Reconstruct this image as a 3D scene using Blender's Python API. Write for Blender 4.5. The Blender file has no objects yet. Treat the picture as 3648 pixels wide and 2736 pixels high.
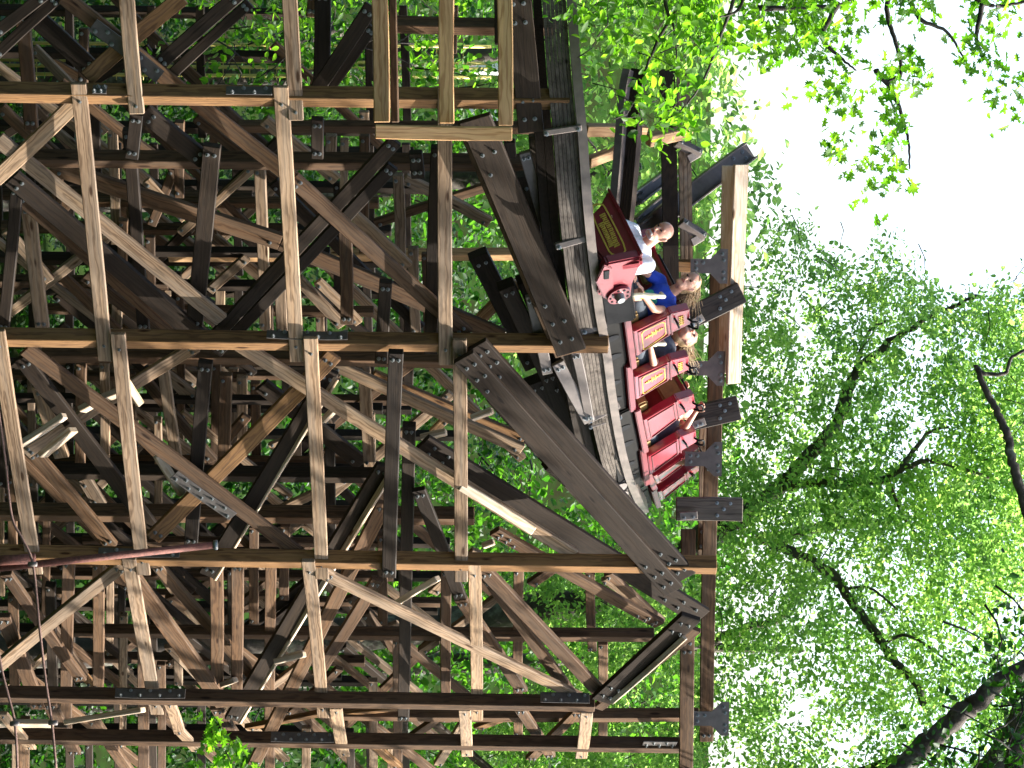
import bpy, bmesh, math, random
import numpy as np
from mathutils import Vector, Matrix
R = math.radians
random.seed(7); rng = np.random.default_rng(7)
S = bpy.context.scene
C = S.collection

# ------------------------------------------------------------------ camera (turned on its side: world up is picture right)
F_PX = 9070.0; ROLL = 0.0125; PITCH = 0.0117; CAM = Vector((0, 0, 9))
SC_ = 0.82
ud = Vector((0, math.sin(PITCH), math.cos(PITCH))); fd = Vector((0, math.cos(PITCH), -math.sin(PITCH))); rd = Vector((1, 0, 0))
cam = bpy.data.cameras.new('camera'); co = bpy.data.objects.new('camera', cam); C.objects.link(co)
cs, sn = math.cos(ROLL), math.sin(ROLL)
cx = ud*cs - rd*sn; cy = -(rd*cs + ud*sn); cz = -fd
m = Matrix((cx, cy, cz)).transposed().to_4x4(); m.translation = CAM
co.matrix_world = m
cam.sensor_width = 36; cam.lens = 36*F_PX/3648; cam.clip_start = .2; cam.clip_end = 2000
S.camera = co
S.view_settings.view_transform = 'Standard'; S.view_settings.look = 'None'; S.view_settings.gamma = 1
S.view_settings.exposure = 1.95
SUN = Vector((.62, .14, .77)).normalized()
w = bpy.data.worlds.new('World'); S.world = w; w.use_nodes = True
nt = w.node_tree; bg = nt.nodes['Background']; sky = nt.nodes.new('ShaderNodeTexSky')
sky.sky_type = 'NISHITA'; sky.sun_disc = False; sky.sun_elevation = math.asin(SUN.z)
sky.sun_rotation = math.atan2(SUN.x, SUN.y); sky.dust_density = 4.0; sky.air_density = 1.0; sky.ozone_density = .6
nt.links.new(sky.outputs[0], bg.inputs[0]); bg.inputs[1].default_value = .15
sl = bpy.data.lights.new('sun', 'SUN'); sl.energy = 5.0; sl.angle = R(.5); sl.color = (1, .96, .88)
so = bpy.data.objects.new('sun', sl); C.objects.link(so); so.location = (40, -30, 60)
so.rotation_euler = (-SUN).to_track_quat('-Z', 'Y').to_euler()
S.cycles.max_bounces = 8; S.cycles.transmission_bounces = 6; S.cycles.transparent_max_bounces = 8
S.cycles.sample_clamp_indirect = 6

def P(x, y, Z):
    dx, dy = x-1824, y-1368
    up = dx*cs + dy*sn; rt = -dx*sn + dy*cs
    return CAM + (fd + rd*(rt/F_PX) + ud*(up/F_PX))*Z
ZK = [(-600, 21.2), (338, 21.9), (1220, 23.4), (1990, 24.9), (2490, 27.0), (2650, 28.6), (2900, 31.0)]
def Zf(y):
    for (a, za), (b, zb) in zip(ZK, ZK[1:]):
        if y <= b or b == 2900: return za + (zb-za)*(y-a)/(b-a)
def PF(x, y, off=0.0): return P(x, y, Zf(y)+off)

# ------------------------------------------------------------------ materials
def newmat(name):
    mt = bpy.data.materials.new(name); mt.use_nodes = True
    return mt, mt.node_tree, mt.node_tree.nodes['Principled BSDF']
def lk(nt, a, b): nt.links.new(a, b)
def ramp(nt, fac, stops):
    r = nt.nodes.new('ShaderNodeValToRGB'); e = r.color_ramp.elements
    while len(e) < len(stops): e.new(.5)
    for i, (p, c) in enumerate(stops): e[i].position = p; e[i].color = (*c, 1)
    lk(nt, fac, r.inputs[0]); return r.outputs[0]
def mixc(nt, f, a, b, mode='MIX'):
    n = nt.nodes.new('ShaderNodeMix'); n.data_type = 'RGBA'; n.blend_type = mode
    for s, v in ((n.inputs[0], f), (n.inputs[6], a), (n.inputs[7], b)):
        if hasattr(v, 'links'): lk(nt, v, s)
        else: s.default_value = v if isinstance(v, (float, int)) else (*v, 1)
    return n.outputs[2]
def noise(nt, vec, scale, detail=3, dist=0, rough=.5):
    n = nt.nodes.new('ShaderNodeTexNoise'); n.inputs['Scale'].default_value = scale; n.inputs['Detail'].default_value = detail
    n.inputs['Distortion'].default_value = dist; n.inputs['Roughness'].default_value = rough
    if vec: lk(nt, vec, n.inputs['Vector'])
    return n.outputs['Fac']
def wood(name, early, late, grey, rough=.75, greyamt=.5):
    mt, nt, b = newmat(name)
    tc = nt.nodes.new('ShaderNodeTexCoord'); oi = nt.nodes.new('ShaderNodeObjectInfo')
    off = nt.nodes.new('ShaderNodeVectorMath'); off.operation = 'SCALE'; off.inputs[0].default_value = (37, 1.1, 1.3)
    lk(nt, oi.outputs['Random'], off.inputs['Scale'])
    # small offset across the beam so each board is cut from another place in the trunk
    sm = nt.nodes.new('ShaderNodeVectorMath'); sm.operation = 'MULTIPLY'; sm.inputs[1].default_value = (1, .07, .07); lk(nt, off.outputs[0], sm.inputs[0])
    ad = nt.nodes.new('ShaderNodeVectorMath'); ad.operation = 'ADD'; lk(nt, tc.outputs['Object'], ad.inputs[0]); lk(nt, sm.outputs[0], ad.inputs[1])
    def sc(v):
        s = nt.nodes.new('ShaderNodeVectorMath'); s.operation = 'MULTIPLY'; s.inputs[1].default_value = v; lk(nt, ad.outputs[0], s.inputs[0]); return s.outputs[0]
    # cathedral grain : rings round the beam axis, pushed about by slow noise
    wv = nt.nodes.new('ShaderNodeTexWave'); wv.wave_type = 'RINGS'; wv.rings_direction = 'X'
    wv.inputs['Scale'].default_value = 15; wv.inputs['Distortion'].default_value = 8; wv.inputs['Detail'].default_value = 2
    wv.inputs['Detail Scale'].default_value = 1.1
    lk(nt, sc((.22, 1, 1)), wv.inputs['Vector'])
    fine = noise(nt, sc((2.5, 110, 110)), 1.0, 2)
    blot = noise(nt, sc((1.2, 5, 5)), 1.0, 4)
    streak = noise(nt, sc((.7, 22, 22)), 1.0, 3)
    g = ramp(nt, wv.outputs['Fac'], [(.3, early), (.62, tuple(.55*x+.45*y for x, y in zip(early, late))), (.9, late)])
    g = mixc(nt, .35, g, ramp(nt, fine, [(.35, late), (.62, early)]))
    gf = ramp(nt, streak, [(.38, (0, 0, 0)), (.68, (1, 1, 1))])
    ma = nt.nodes.new('ShaderNodeMath'); ma.operation = 'MULTIPLY'; ma.inputs[1].default_value = greyamt; lk(nt, gf, ma.inputs[0])
    g = mixc(nt, ma.outputs[0], g, grey)
    g = mixc(nt, 1.0, g, ramp(nt, blot, [(.25, (.62, .60, .58)), (.7, (1.1, 1.08, 1.05))]), 'MULTIPLY')
    # knots
    vo = nt.nodes.new('ShaderNodeTexVoronoi'); vo.inputs['Scale'].default_value = 1.0; lk(nt, sc((1.7, 7, 7)), vo.inputs['Vector'])
    kn = ramp(nt, vo.outputs['Distance'], [(.07, (.22, .15, .1)), (.13, (1, 1, 1))])
    g = mixc(nt, 1.0, g, kn, 'MULTIPLY')
    tone = ramp(nt, oi.outputs['Random'], [(0, (.72, .70, .68)), (.5, (1, .97, .95)), (1, (1.22, 1.15, 1.05))])
    g = mixc(nt, 1.0, g, tone, 'MULTIPLY')
    lk(nt, g, b.inputs['Base Color']); b.inputs['Roughness'].default_value = rough; b.inputs['Specular IOR Level'].default_value = .18
    bp = nt.nodes.new('ShaderNodeBump'); bp.inputs['Strength'].default_value = .5; bp.inputs['Distance'].default_value = .004
    lk(nt, fine, bp.inputs['Height']); lk(nt, bp.outputs[0], b.inputs['Normal'])
    return mt
M = {}
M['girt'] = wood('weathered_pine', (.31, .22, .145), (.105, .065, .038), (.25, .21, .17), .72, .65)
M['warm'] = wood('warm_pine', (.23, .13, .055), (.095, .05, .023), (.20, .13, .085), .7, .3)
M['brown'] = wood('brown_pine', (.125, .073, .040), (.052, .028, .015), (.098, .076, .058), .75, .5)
M['dark'] = wood('dark_treated_shaded_pine', (.030, .020, .013), (.014, .009, .006), (.027, .022, .018), .7, .5)  # dark treated timber, with part of the interior shade put into its colour
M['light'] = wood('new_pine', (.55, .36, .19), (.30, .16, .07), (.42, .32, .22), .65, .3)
M['sunlit_pale'] = wood('sunlit_pale_pine', (.62, .53, .42), (.40, .27, .15), (.62, .58, .52), .7, .6)  # pale tone holds the sunlight on the slivers and the hand rail
M['rail'] = wood('track_planks', (.085, .072, .062), (.034, .029, .026), (.15, .135, .12), .6, .7)
def simple(name, col, rough=.5, metal=0, var=.25, scale=12, coat=0, bump=0):
    mt, nt, b = newmat(name)
    tc = nt.nodes.new('ShaderNodeTexCoord')
    n = noise(nt, tc.outputs['Object'], scale, 5, 0, .6)
    g = ramp(nt, n, [(.3, tuple(c*(1-var) for c in col)), (.7, tuple(min(1, c*(1+var)) for c in col))])
    lk(nt, g, b.inputs['Base Color']); b.inputs['Roughness'].default_value = rough; b.inputs['Metallic'].default_value = metal
    b.inputs['Specular IOR Level'].default_value = .06 if max(col) < .02 else .2 if max(col) < .05 else .5; b.inputs['Coat Weight'].default_value = coat; b.inputs['Coat Roughness'].default_value = .15
    if bump:
        bp = nt.nodes.new('ShaderNodeBump'); bp.inputs['Strength'].default_value = bump; bp.inputs['Distance'].default_value = .01
        lk(nt, noise(nt, tc.outputs['Object'], scale*3, 5), bp.inputs['Height']); lk(nt, bp.outputs[0], b.inputs['Normal'])
    return mt
M['steel'] = simple('brown_painted_steel', (.115, .095, .085), .45, .0, .3, 9)
M['steeldark'] = simple('dark_splice_steel', (.06, .052, .048), .5, .0, .35, 14)
M['bolt'] = simple('galvanised_bolt', (.22, .235, .24), .42, .7, .2, 40)
M['strip'] = simple('running_steel', (.145, .12, .105), .4, .3, .35, 6)
M['rust'] = simple('rusty_pipe', (.11, .035, .024), .8, 0, .5, 30, 0, .4)
M['rope'] = simple('rusty_wire_rope', (.16, .09, .07), .7, .2, .4, 60, 0, .6)
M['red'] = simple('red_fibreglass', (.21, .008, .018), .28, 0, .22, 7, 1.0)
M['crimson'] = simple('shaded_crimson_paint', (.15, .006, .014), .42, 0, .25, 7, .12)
M['reddark'] = simple('dark_red_paint', (.11, .006, .012), .4, 0, .15, 6, .3)
M['gold'] = simple('gold_lettering', (.50, .34, .05), .45, 0, .15, 30)
M['chassis'] = simple('black_chassis', (.008, .0075, .007), .5, 0, .3, 20)
M['tan'] = simple('tan_upholstery', (.22, .13, .035), .6, 0, .2, 14)
M['cream'] = simple('cream_lap_bar', (.55, .5, .34), .45, 0, .15, 20)
M['black'] = simple('black_handle', (.012, .012, .013), .3, 0, .2, 30)
M['skin'] = simple('skin', (.50, .26, .18), .5, 0, .1, 20)
M['white'] = simple('white_cotton', (.74, .77, .82), .85, 0, .04, 9, 0, 1)
M['blue'] = simple('blue_cotton', (.012, .05, .40), .8, 0, .2, 9, 0, 1)
M['green'] = simple('green_print', (.03, .30, .20), .8, 0, .5, 30)
M['grey'] = simple('grey_cotton', (.07, .08, .11), .85, 0, .2, 25, 0, .3)
M['shorts'] = simple('dark_denim', (.03, .04, .055), .85, 0, .2, 30)
M['blonde'] = simple('blonde_hair', (.30, .20, .10), .5, 0, .35, 60)
M['beard'] = simple('grey_beard', (.42, .40, .38), .8, 0, .3, 60)
M['lips'] = simple('lips', (.30, .08, .07), .5, 0, .1, 60)
M['eye'] = simple('dark_eyes', (.03, .02, .02), .4, 0, .1, 60)
M['yellow'] = simple('yellow_paint', (.50, .42, .12), .5, 0, .15, 8)
M['brick'] = simple('red_brick', (.25, .07, .05), .8, 0, .3, 15)
M['whitewall'] = simple('white_siding', (.75, .75, .76), .6, 0, .05, 3)
M['neon'] = simple('yellow_band', (.45, .7, .03), .6, 0, .1, 30)

def bark(name, col, lichen):
    mt, nt, b = newmat(name)
    tc = nt.nodes.new('ShaderNodeTexCoord')
    n = noise(nt, tc.outputs['Object'], 9, 6, 0, .7); n2 = noise(nt, tc.outputs['Object'], 3, 4, 0, .6)
    g = ramp(nt, n, [(.35, tuple(c*.5 for c in col)), (.65, col)])
    g = mixc(nt, ramp(nt, n2, [(.55, (0, 0, 0)), (.66, (1, 1, 1))]), g, lichen)
    lk(nt, g, b.inputs['Base Color']); b.inputs['Roughness'].default_value = .9
    bp = nt.nodes.new('ShaderNodeBump'); bp.inputs['Strength'].default_value = .8; bp.inputs['Distance'].default_value = .03
    lk(nt, n, bp.inputs['Height']); lk(nt, bp.outputs[0], b.inputs['Normal'])
    return mt
M['bark'] = bark('grey_bark', (.075, .06, .05), (.16, .17, .13))
M['twig'] = bark('dark_bark', (.045, .035, .03), (.06, .055, .045))
def leafmat(name, c0, c1, t0, t1, tr=.5):
    mt, nt, b = newmat(name)
    g = nt.nodes.new('ShaderNodeNewGeometry')
    a = ramp(nt, g.outputs['Random Per Island'], [(0, c0), (1, c1)])
    t = ramp(nt, g.outputs['Random Per Island'], [(0, t0), (1, t1)])
    tc = nt.nodes.new('ShaderNodeTexCoord'); nz = ramp(nt, noise(nt, tc.outputs['Object'], 1.1, 3), [(.36, (.55, .62, .6)), (.62, (1.25, 1.12, .9))])
    a = mixc(nt, 1.0, a, nz, 'MULTIPLY'); t = mixc(nt, 1.0, t, nz, 'MULTIPLY')
    lk(nt, a, b.inputs['Base Color']); b.inputs['Roughness'].default_value = .5; b.inputs['Specular IOR Level'].default_value = .35
    tl = nt.nodes.new('ShaderNodeBsdfTranslucent'); lk(nt, t, tl.inputs[0])
    mx = nt.nodes.new('ShaderNodeMixShader'); mx.inputs[0].default_value = tr
    out = nt.nodes['Material Output']; lk(nt, b.outputs[0], mx.inputs[1]); lk(nt, tl.outputs[0], mx.inputs[2]); lk(nt, mx.outputs[0], out.inputs[0])
    return mt
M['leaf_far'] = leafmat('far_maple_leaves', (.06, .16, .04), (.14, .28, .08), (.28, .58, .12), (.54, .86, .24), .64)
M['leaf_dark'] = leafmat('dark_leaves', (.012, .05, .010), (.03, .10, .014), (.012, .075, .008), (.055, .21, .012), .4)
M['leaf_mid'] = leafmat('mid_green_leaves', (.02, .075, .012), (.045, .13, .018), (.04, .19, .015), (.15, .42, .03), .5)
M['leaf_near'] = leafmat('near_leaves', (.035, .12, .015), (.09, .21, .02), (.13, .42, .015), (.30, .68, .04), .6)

# ------------------------------------------------------------------ object helpers
def tag(o, label=None, cat=None, group=None, kind=None):
    if label: o['label'] = label
    if cat: o['category'] = cat
    if group: o['group'] = group
    if kind: o['kind'] = kind
    return o
def empty(name, loc, label, cat, group=None):
    o = bpy.data.objects.new(name, None); C.objects.link(o); o.location = loc; o.empty_display_size = .2
    return tag(o, label, cat, group)
bpy.context.view_layer.update()
def put(o, parent, mw):
    C.objects.link(o)
    if parent is not None:
        o.parent = parent
        o.matrix_parent_inverse = WM[parent.name].inverted()
    o.matrix_basis = mw
    WM[o.name] = mw.copy()
    return o
WM = {}
def root(name, loc, label, cat, group=None):
    o = empty(name, loc, label, cat, group); WM[o.name] = Matrix.Translation(loc); return o
def mobj(name, bm_or_me, mat, parent=None, mw=None, smooth=False):
    if isinstance(bm_or_me, bmesh.types.BMesh):
        me = bpy.data.meshes.new(name); bm_or_me.to_mesh(me); bm_or_me.free()
    else: me = bm_or_me
    if mat is not None:
        me.materials.clear()
        for mm in (mat if isinstance(mat, list) else [mat]): me.materials.append(mm)
    if smooth:
        for p in me.polygons: p.use_smooth = True
    o = bpy.data.objects.new(name, me)
    return put(o, parent, mw or Matrix.Identity(4))
def frame(d, n):
    d = d.normalized(); n = (n - d*n.dot(d)).normalized(); t = n.cross(d)
    return Matrix((d, t, n)).transposed()
def boxbm(L, W, T, bev=.007, jitter=True):
    bm = bmesh.new(); bmesh.ops.create_cube(bm, size=1)
    for v in bm.verts: v.co = Vector((v.co.x*L, v.co.y*W, v.co.z*T))
    if bev: bmesh.ops.bevel(bm, geom=bm.edges[:], offset=min(bev, T*.2, W*.2), segments=1, affect='EDGES')
    return bm
CNT = {}
def beam3(name, parent, a, b, n, W, T, mat, bev=.007):
    d = b-a; f = frame(d, n); mw = f.to_4x4(); mw.translation = (a+b)/2
    bm = boxbm(d.length, W, T, bev)
    if d.length > .6:
        bmesh.ops.bisect_plane(bm, geom=bm.verts[:]+bm.edges[:]+bm.faces[:], plane_co=(0, 0, 0), plane_no=(1, 0, 0))
        for q in (-.25, .25): bmesh.ops.bisect_plane(bm, geom=bm.verts[:]+bm.edges[:]+bm.faces[:], plane_co=(q*d.length, 0, 0), plane_no=(1, 0, 0))
        by, bz, tw = random.uniform(-.010, .010), random.uniform(-.008, .008), random.uniform(-.03, .03)
        for v in bm.verts:
            s = v.co.x/d.length*2; k = 1-s*s; y, z = v.co.y, v.co.z; v.co.y = y+by*k-z*tw*s; v.co.z = z+bz*k+y*tw*s
    return mobj(name, bm, mat, parent, mw)
def wallnormal(y, off=0):
    t = PF(1800, y+60, off)-PF(1800, y-60, off); t.z = 0
    return Vector((t.y, -t.x, 0)).normalized()
CAMN = Vector((0, -1, 0))
bolt_me = None
def boltmesh():
    global bolt_me
    if bolt_me: return bolt_me
    bm = bmesh.new()
    bmesh.ops.create_cone(bm, cap_ends=True, segments=14, radius1=.027, radius2=.025, depth=.008, matrix=Matrix.Translation((0, 0, .004)))
    bmesh.ops.create_cone(bm, cap_ends=True, segments=6, radius1=.017, radius2=.015, depth=.02, matrix=Matrix.Translation((0, 0, .018)))
    bmesh.ops.create_cone(bm, cap_ends=True, segments=8, radius1=.009, radius2=.008, depth=.014, matrix=Matrix.Translation((0, 0, .034)))
    bolt_me = bpy.data.meshes.new('bolt'); bm.to_mesh(bolt_me); bm.free(); bolt_me.materials.append(M['bolt']); return bolt_me
BOLTS = []
def bolt(parent, pos, n, s=1.0):
    f = frame(Vector((0, 0, 1)).cross(n) + Vector((.001, 0, 0)), n).to_4x4(); f = f @ Matrix.Scale(s*.74, 4); f.translation = pos
    o = bpy.data.objects.new('bolt', boltmesh()); put(o, parent, f)
def pxm(Z): return F_PX/Z
def member(name, parent, p0, p1, wpx, off, T=.05, mat='brown', n=None, bolts=2, dz=0.0, zz=None):
    """a timber drawn between two picture points, lying in the trestle wall at distance off behind its face"""
    if zz: Z0, Z1 = zz
    else: Z0, Z1 = Zf(min(p0[1], 2800))+off, Zf(min(p1[1], 2800))+off+dz
    a, b = P(p0[0], p0[1], Z0), P(p1[0], p1[1], Z1)
    Zm = (Z0+Z1)/2; W = wpx/pxm(Zm)
    nn = n or wallnormal((p0[1]+p1[1])/2)
    if name == 'post' and n is None:
        pa = R(-32); nn = Vector((math.sin(pa), -math.cos(pa), 0)); W = W*.86; T = max(T, W*.9)
    # keep the drawn width: a face turned from the viewer is built wider
    d = (b-a).normalized(); f = frame(d, nn); t = f.col[1]; view = ((a+b)/2-CAM).normalized()
    o = beam3(name, parent, a, b, nn, W, T, M[mat])
    nf = f.col[2]
    for k in range(bolts):
        for e, s in ((a, 1), (b, -1)):
            q = e + d*s*(W*(.55+.75*(k//2)))*1.0 + t*(W*.2*(1 if k % 2 else -1)) + nf*(T/2+.001)
            bolt(o, q, nf)
    return o
def plate(parent, p0, p1, wpx, off, nb=6, n=None, zz=None, mat='steeldark'):
    if zz: Z0, Z1 = zz
    else: Z0, Z1 = Zf(p0[1])+off, Zf(p1[1])+off
    a, b = P(p0[0], p0[1], Z0), P(p1[0], p1[1], Z1); W = wpx/pxm((Z0+Z1)/2)
    nn = n or wallnormal((p0[1]+p1[1])/2)
    o = beam3('splice_plate', parent, a, b, nn, W, .012, M[mat], .004)
    d = (b-a).normalized(); f = frame(d, nn)
    for k in range(nb):
        s = (k+.6)/(nb+.2)
        bolt(o, a+(b-a)*s + f.col[1]*W*(.25 if k % 2 else -.25) + f.col[2]*.007, f.col[2])
    return o

# ------------------------------------------------------------------ ground
def ground():
    bm = bmesh.new(); N = 90
    xs = [-300+600*i/N for i in range(N+1)]; ys = [-120+620*(j/N)**1.5 for j in range(N+1)]
    g = []
    for y in ys:
        row = []
        for x in xs:
            t = min(1, max(0, (y-3)/15)); z = 7.3*(1-t*t*(3-2*t))
            z += .25*math.sin(x*.31+y*.17)+.2*math.sin(x*.13-y*.41); q = min(1, max(0, (y-50)/45)); z += 15*q*q*(3-2*q) + max(0, (y-95)/100)*4
            row.append(bm.verts.new((x, y, z)))
        g.append(row)
    for j in range(N):
        for i in range(N): bm.faces.new((g[j][i], g[j][i+1], g[j+1][i+1], g[j+1][i]))
    mt, nt, b = newmat('forest_floor'); tc = nt.nodes.new('ShaderNodeTexCoord')
    n = noise(nt, tc.outputs['Object'], .8, 8, 0, .7)
    lk(nt, ramp(nt, n, [(.35, (.012, .012, .006)), (.5, (.012, .022, .006)), (.65, (.016, .04, .008))]), b.inputs['Base Color']); b.inputs['Roughness'].default_value = 1; b.inputs['Specular IOR Level'].default_value = 0
    tag(mobj('ground', bm, mt, smooth=True), kind='structure')
ground()
# ------------------------------------------------------------------ the timber trestle, one wall of posts, girts and braces behind another
A = root('front_trestle', PF(0, 1300, .2), 'nearest curved wall of bolted timber posts, girt boards and long braces under the passing train', 'coaster trestle')
# posts
for p0, p1, wd, mt in [((-80, 326), (2029, 353), 68, 'warm'), ((-80, 1199), (2167, 1224), 63, 'warm'), ((-80, 1970), (2552, 2012), 62, 'warm'),
                       ((-80, 2470), (2118, 2506), 56, 'brown'), ((-80, 2620), (2425, 2655), 54, 'brown')]:
    member('post', A, p0, p1, wd, 0, .13, mt, bolts=0)
# girt boards, bay by bay
G = [((447, -60), (488, 405), 56), ((279, 295), (377, 1284), 54), ((420, 1186), (512, 2046), 52), ((459, 1986), (560, 2541), 50),
     ((603, 2501), (640, 2610), 42), ((636, 2600), (702, 2672), 42),
     ((-10, 1174), (128, 2043), 54), ((5, 2540), (110, 2665), 42),
     ((1028, -60), (1055, 428), 55), ((1000, 306), (1058, 1287), 53), ((1106, 1201), (1148, 2060), 50), ((1098, 1995), (1152, 2553), 46), ((1196, 2520), (1225, 2690), 44),
     ((1586, 315), (1588, 1298), 52), ((1637, 1207), (1643, 2070), 49), ((1690, 2007), (1699, 2562), 45), ((1655, 2526), (1664, 2690), 43),
     ((2090, 2535), (2070, 2697), 44)]
for i, (p0, p1, wd) in enumerate(G):
    lift = -.12 if (i % 2 == 0) else -.125
    if i in (1, 9, 13): lift = -.10
    if i in (2, 10, 14): lift = -.165
    if i in (3, 11, 15): lift = -.105
    g = member('girt', A, p0, p1, wd, lift, .042, 'girt', bolts=0)
    nf = wallnormal((p0[1]+p1[1])/2)
    for q in (.035, .965):
        Zq = Zf(min(2800, p0[1]+(p1[1]-p0[1])*q))+lift
        L = (p0[0]+(p1[0]-p0[0])*q, p0[1]+(p1[1]-p0[1])*q)
        # small nut on the board end
        a_, b_ = P(*p0, Zf(min(2800, p0[1]))+lift), P(*p1, Zf(min(2800, p1[1]))+lift)
        bolt(g, a_+(b_-a_)*(.06 if q < .5 else .94)+nf*.022, nf, .8)
# long braces of the front wall
for p0, p1, wd, off, mt, nb in [
    ((90, 1242), (1060, 1968), 56, .10, 'brown', 0), ((1060, 1968), (1190, 2062), 56, .10, 'girt', 0), ((1150, 2040), (2060, 2480), 52, .10, 'girt', 2),
    ((225, -15), (1050, 640), 58, .10, 'brown', 0), ((1040, 632), (1665, 1190), 58, .10, 'brown', 2),
    ((850, 1225), (2045, 1975), 54, .11, 'girt', 0),
    ((-20, 640), (262, 372), 58, .10, 'girt', 0), ((310, 278), (650, -10), 60, .10, 'warm', 0),
    ((-10, 492), (790, 1140), 58, .12, 'girt', 0)]:
    member('brace', A, p0, p1, wd, off, .05, mt, bolts=nb)
plate(A, (330, 88), (570, 275), 52, .04, 8)
plate(A, (620, 1690), (830, 1840), 44, .04, 9)
plate(A, (950, 1190), (1238, 1196), 34, -.07, 7, n=Vector((-.53, -.85, 0)))
plate(A, (1925, 2484), (2100, 2487), 40, -.065, 6, n=Vector((-.53, -.85, 0)))
plate(A, (330, 318), (380, 319), 38, -.07, 4, n=Vector((-.53, -.85, 0)))
plate(A, (805, 322), (970, 324), 36, -.07, 4, n=Vector((-.53, -.85, 0)))
plate(A, (350, 1966), (640, 1970), 34, -.07, 7, n=Vector((-.53, -.85, 0)))
plate(A, (410, 2468), (660, 2471), 36, -.065, 7, n=Vector((-.53, -.85, 0)))
plate(A, (965, 2625), (1190, 2628), 38, -.065, 8, n=Vector((-.53, -.85, 0)))
plate(A, (2290, 2648), (2410, 2650), 50, -.1, 5); plate(A, (2440, 2600), (2443, 2710), 46, -.1, 4)

# dark ledgers and struts just behind the front wall
B = root('inner_trestle', PF(0, 1300, 1.6), 'dark bents and crossing struts standing just behind the front girt boards', 'coaster trestle')
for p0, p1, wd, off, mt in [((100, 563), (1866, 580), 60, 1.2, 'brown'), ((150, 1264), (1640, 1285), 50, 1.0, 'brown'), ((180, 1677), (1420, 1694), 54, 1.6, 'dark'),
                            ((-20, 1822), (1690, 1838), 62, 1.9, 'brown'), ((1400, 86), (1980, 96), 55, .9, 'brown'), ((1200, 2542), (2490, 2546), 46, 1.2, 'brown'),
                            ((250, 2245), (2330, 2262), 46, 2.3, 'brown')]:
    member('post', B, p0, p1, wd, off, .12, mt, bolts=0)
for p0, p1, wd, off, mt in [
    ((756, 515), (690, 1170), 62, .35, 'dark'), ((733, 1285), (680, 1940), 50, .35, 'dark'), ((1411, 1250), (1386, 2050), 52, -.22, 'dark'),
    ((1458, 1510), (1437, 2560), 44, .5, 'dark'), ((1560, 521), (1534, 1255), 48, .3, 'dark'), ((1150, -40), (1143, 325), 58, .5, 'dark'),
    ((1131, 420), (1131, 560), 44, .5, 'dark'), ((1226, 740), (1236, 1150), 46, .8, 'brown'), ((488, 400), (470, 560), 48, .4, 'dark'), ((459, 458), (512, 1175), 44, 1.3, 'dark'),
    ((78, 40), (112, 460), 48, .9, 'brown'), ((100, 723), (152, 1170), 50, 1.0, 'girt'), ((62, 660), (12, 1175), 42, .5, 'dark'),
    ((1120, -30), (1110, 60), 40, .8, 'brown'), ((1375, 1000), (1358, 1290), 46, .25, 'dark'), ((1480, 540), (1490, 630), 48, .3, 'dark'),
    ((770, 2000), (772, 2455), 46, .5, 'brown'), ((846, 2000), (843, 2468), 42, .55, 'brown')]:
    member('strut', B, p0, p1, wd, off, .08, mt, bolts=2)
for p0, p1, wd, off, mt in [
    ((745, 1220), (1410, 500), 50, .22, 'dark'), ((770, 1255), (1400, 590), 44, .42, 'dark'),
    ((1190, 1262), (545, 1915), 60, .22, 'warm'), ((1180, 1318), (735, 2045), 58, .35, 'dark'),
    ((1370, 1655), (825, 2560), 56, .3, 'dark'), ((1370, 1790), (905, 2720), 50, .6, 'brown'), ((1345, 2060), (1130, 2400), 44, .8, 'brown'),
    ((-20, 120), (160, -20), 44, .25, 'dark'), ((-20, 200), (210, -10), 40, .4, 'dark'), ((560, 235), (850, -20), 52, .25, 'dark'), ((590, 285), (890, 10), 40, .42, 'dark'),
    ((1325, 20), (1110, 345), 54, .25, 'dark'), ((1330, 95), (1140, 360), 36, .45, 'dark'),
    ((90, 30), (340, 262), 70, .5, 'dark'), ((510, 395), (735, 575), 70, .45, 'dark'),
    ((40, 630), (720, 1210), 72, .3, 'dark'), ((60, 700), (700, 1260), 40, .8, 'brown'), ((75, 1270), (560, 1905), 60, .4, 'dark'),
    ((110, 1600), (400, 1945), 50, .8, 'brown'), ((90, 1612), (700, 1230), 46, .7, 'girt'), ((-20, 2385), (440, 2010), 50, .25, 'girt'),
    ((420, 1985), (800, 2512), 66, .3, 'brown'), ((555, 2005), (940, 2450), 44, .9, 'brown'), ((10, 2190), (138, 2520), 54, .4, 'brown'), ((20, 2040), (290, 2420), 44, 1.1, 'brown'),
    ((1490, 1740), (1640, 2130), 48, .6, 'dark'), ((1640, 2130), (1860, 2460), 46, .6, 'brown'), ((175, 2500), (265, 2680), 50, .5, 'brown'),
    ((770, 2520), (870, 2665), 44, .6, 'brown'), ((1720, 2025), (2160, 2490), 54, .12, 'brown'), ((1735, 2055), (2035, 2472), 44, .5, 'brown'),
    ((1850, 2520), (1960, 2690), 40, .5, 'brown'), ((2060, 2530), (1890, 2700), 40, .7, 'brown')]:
    member('brace', B, p0, p1, wd, off, .06, mt, bolts=2)
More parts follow.
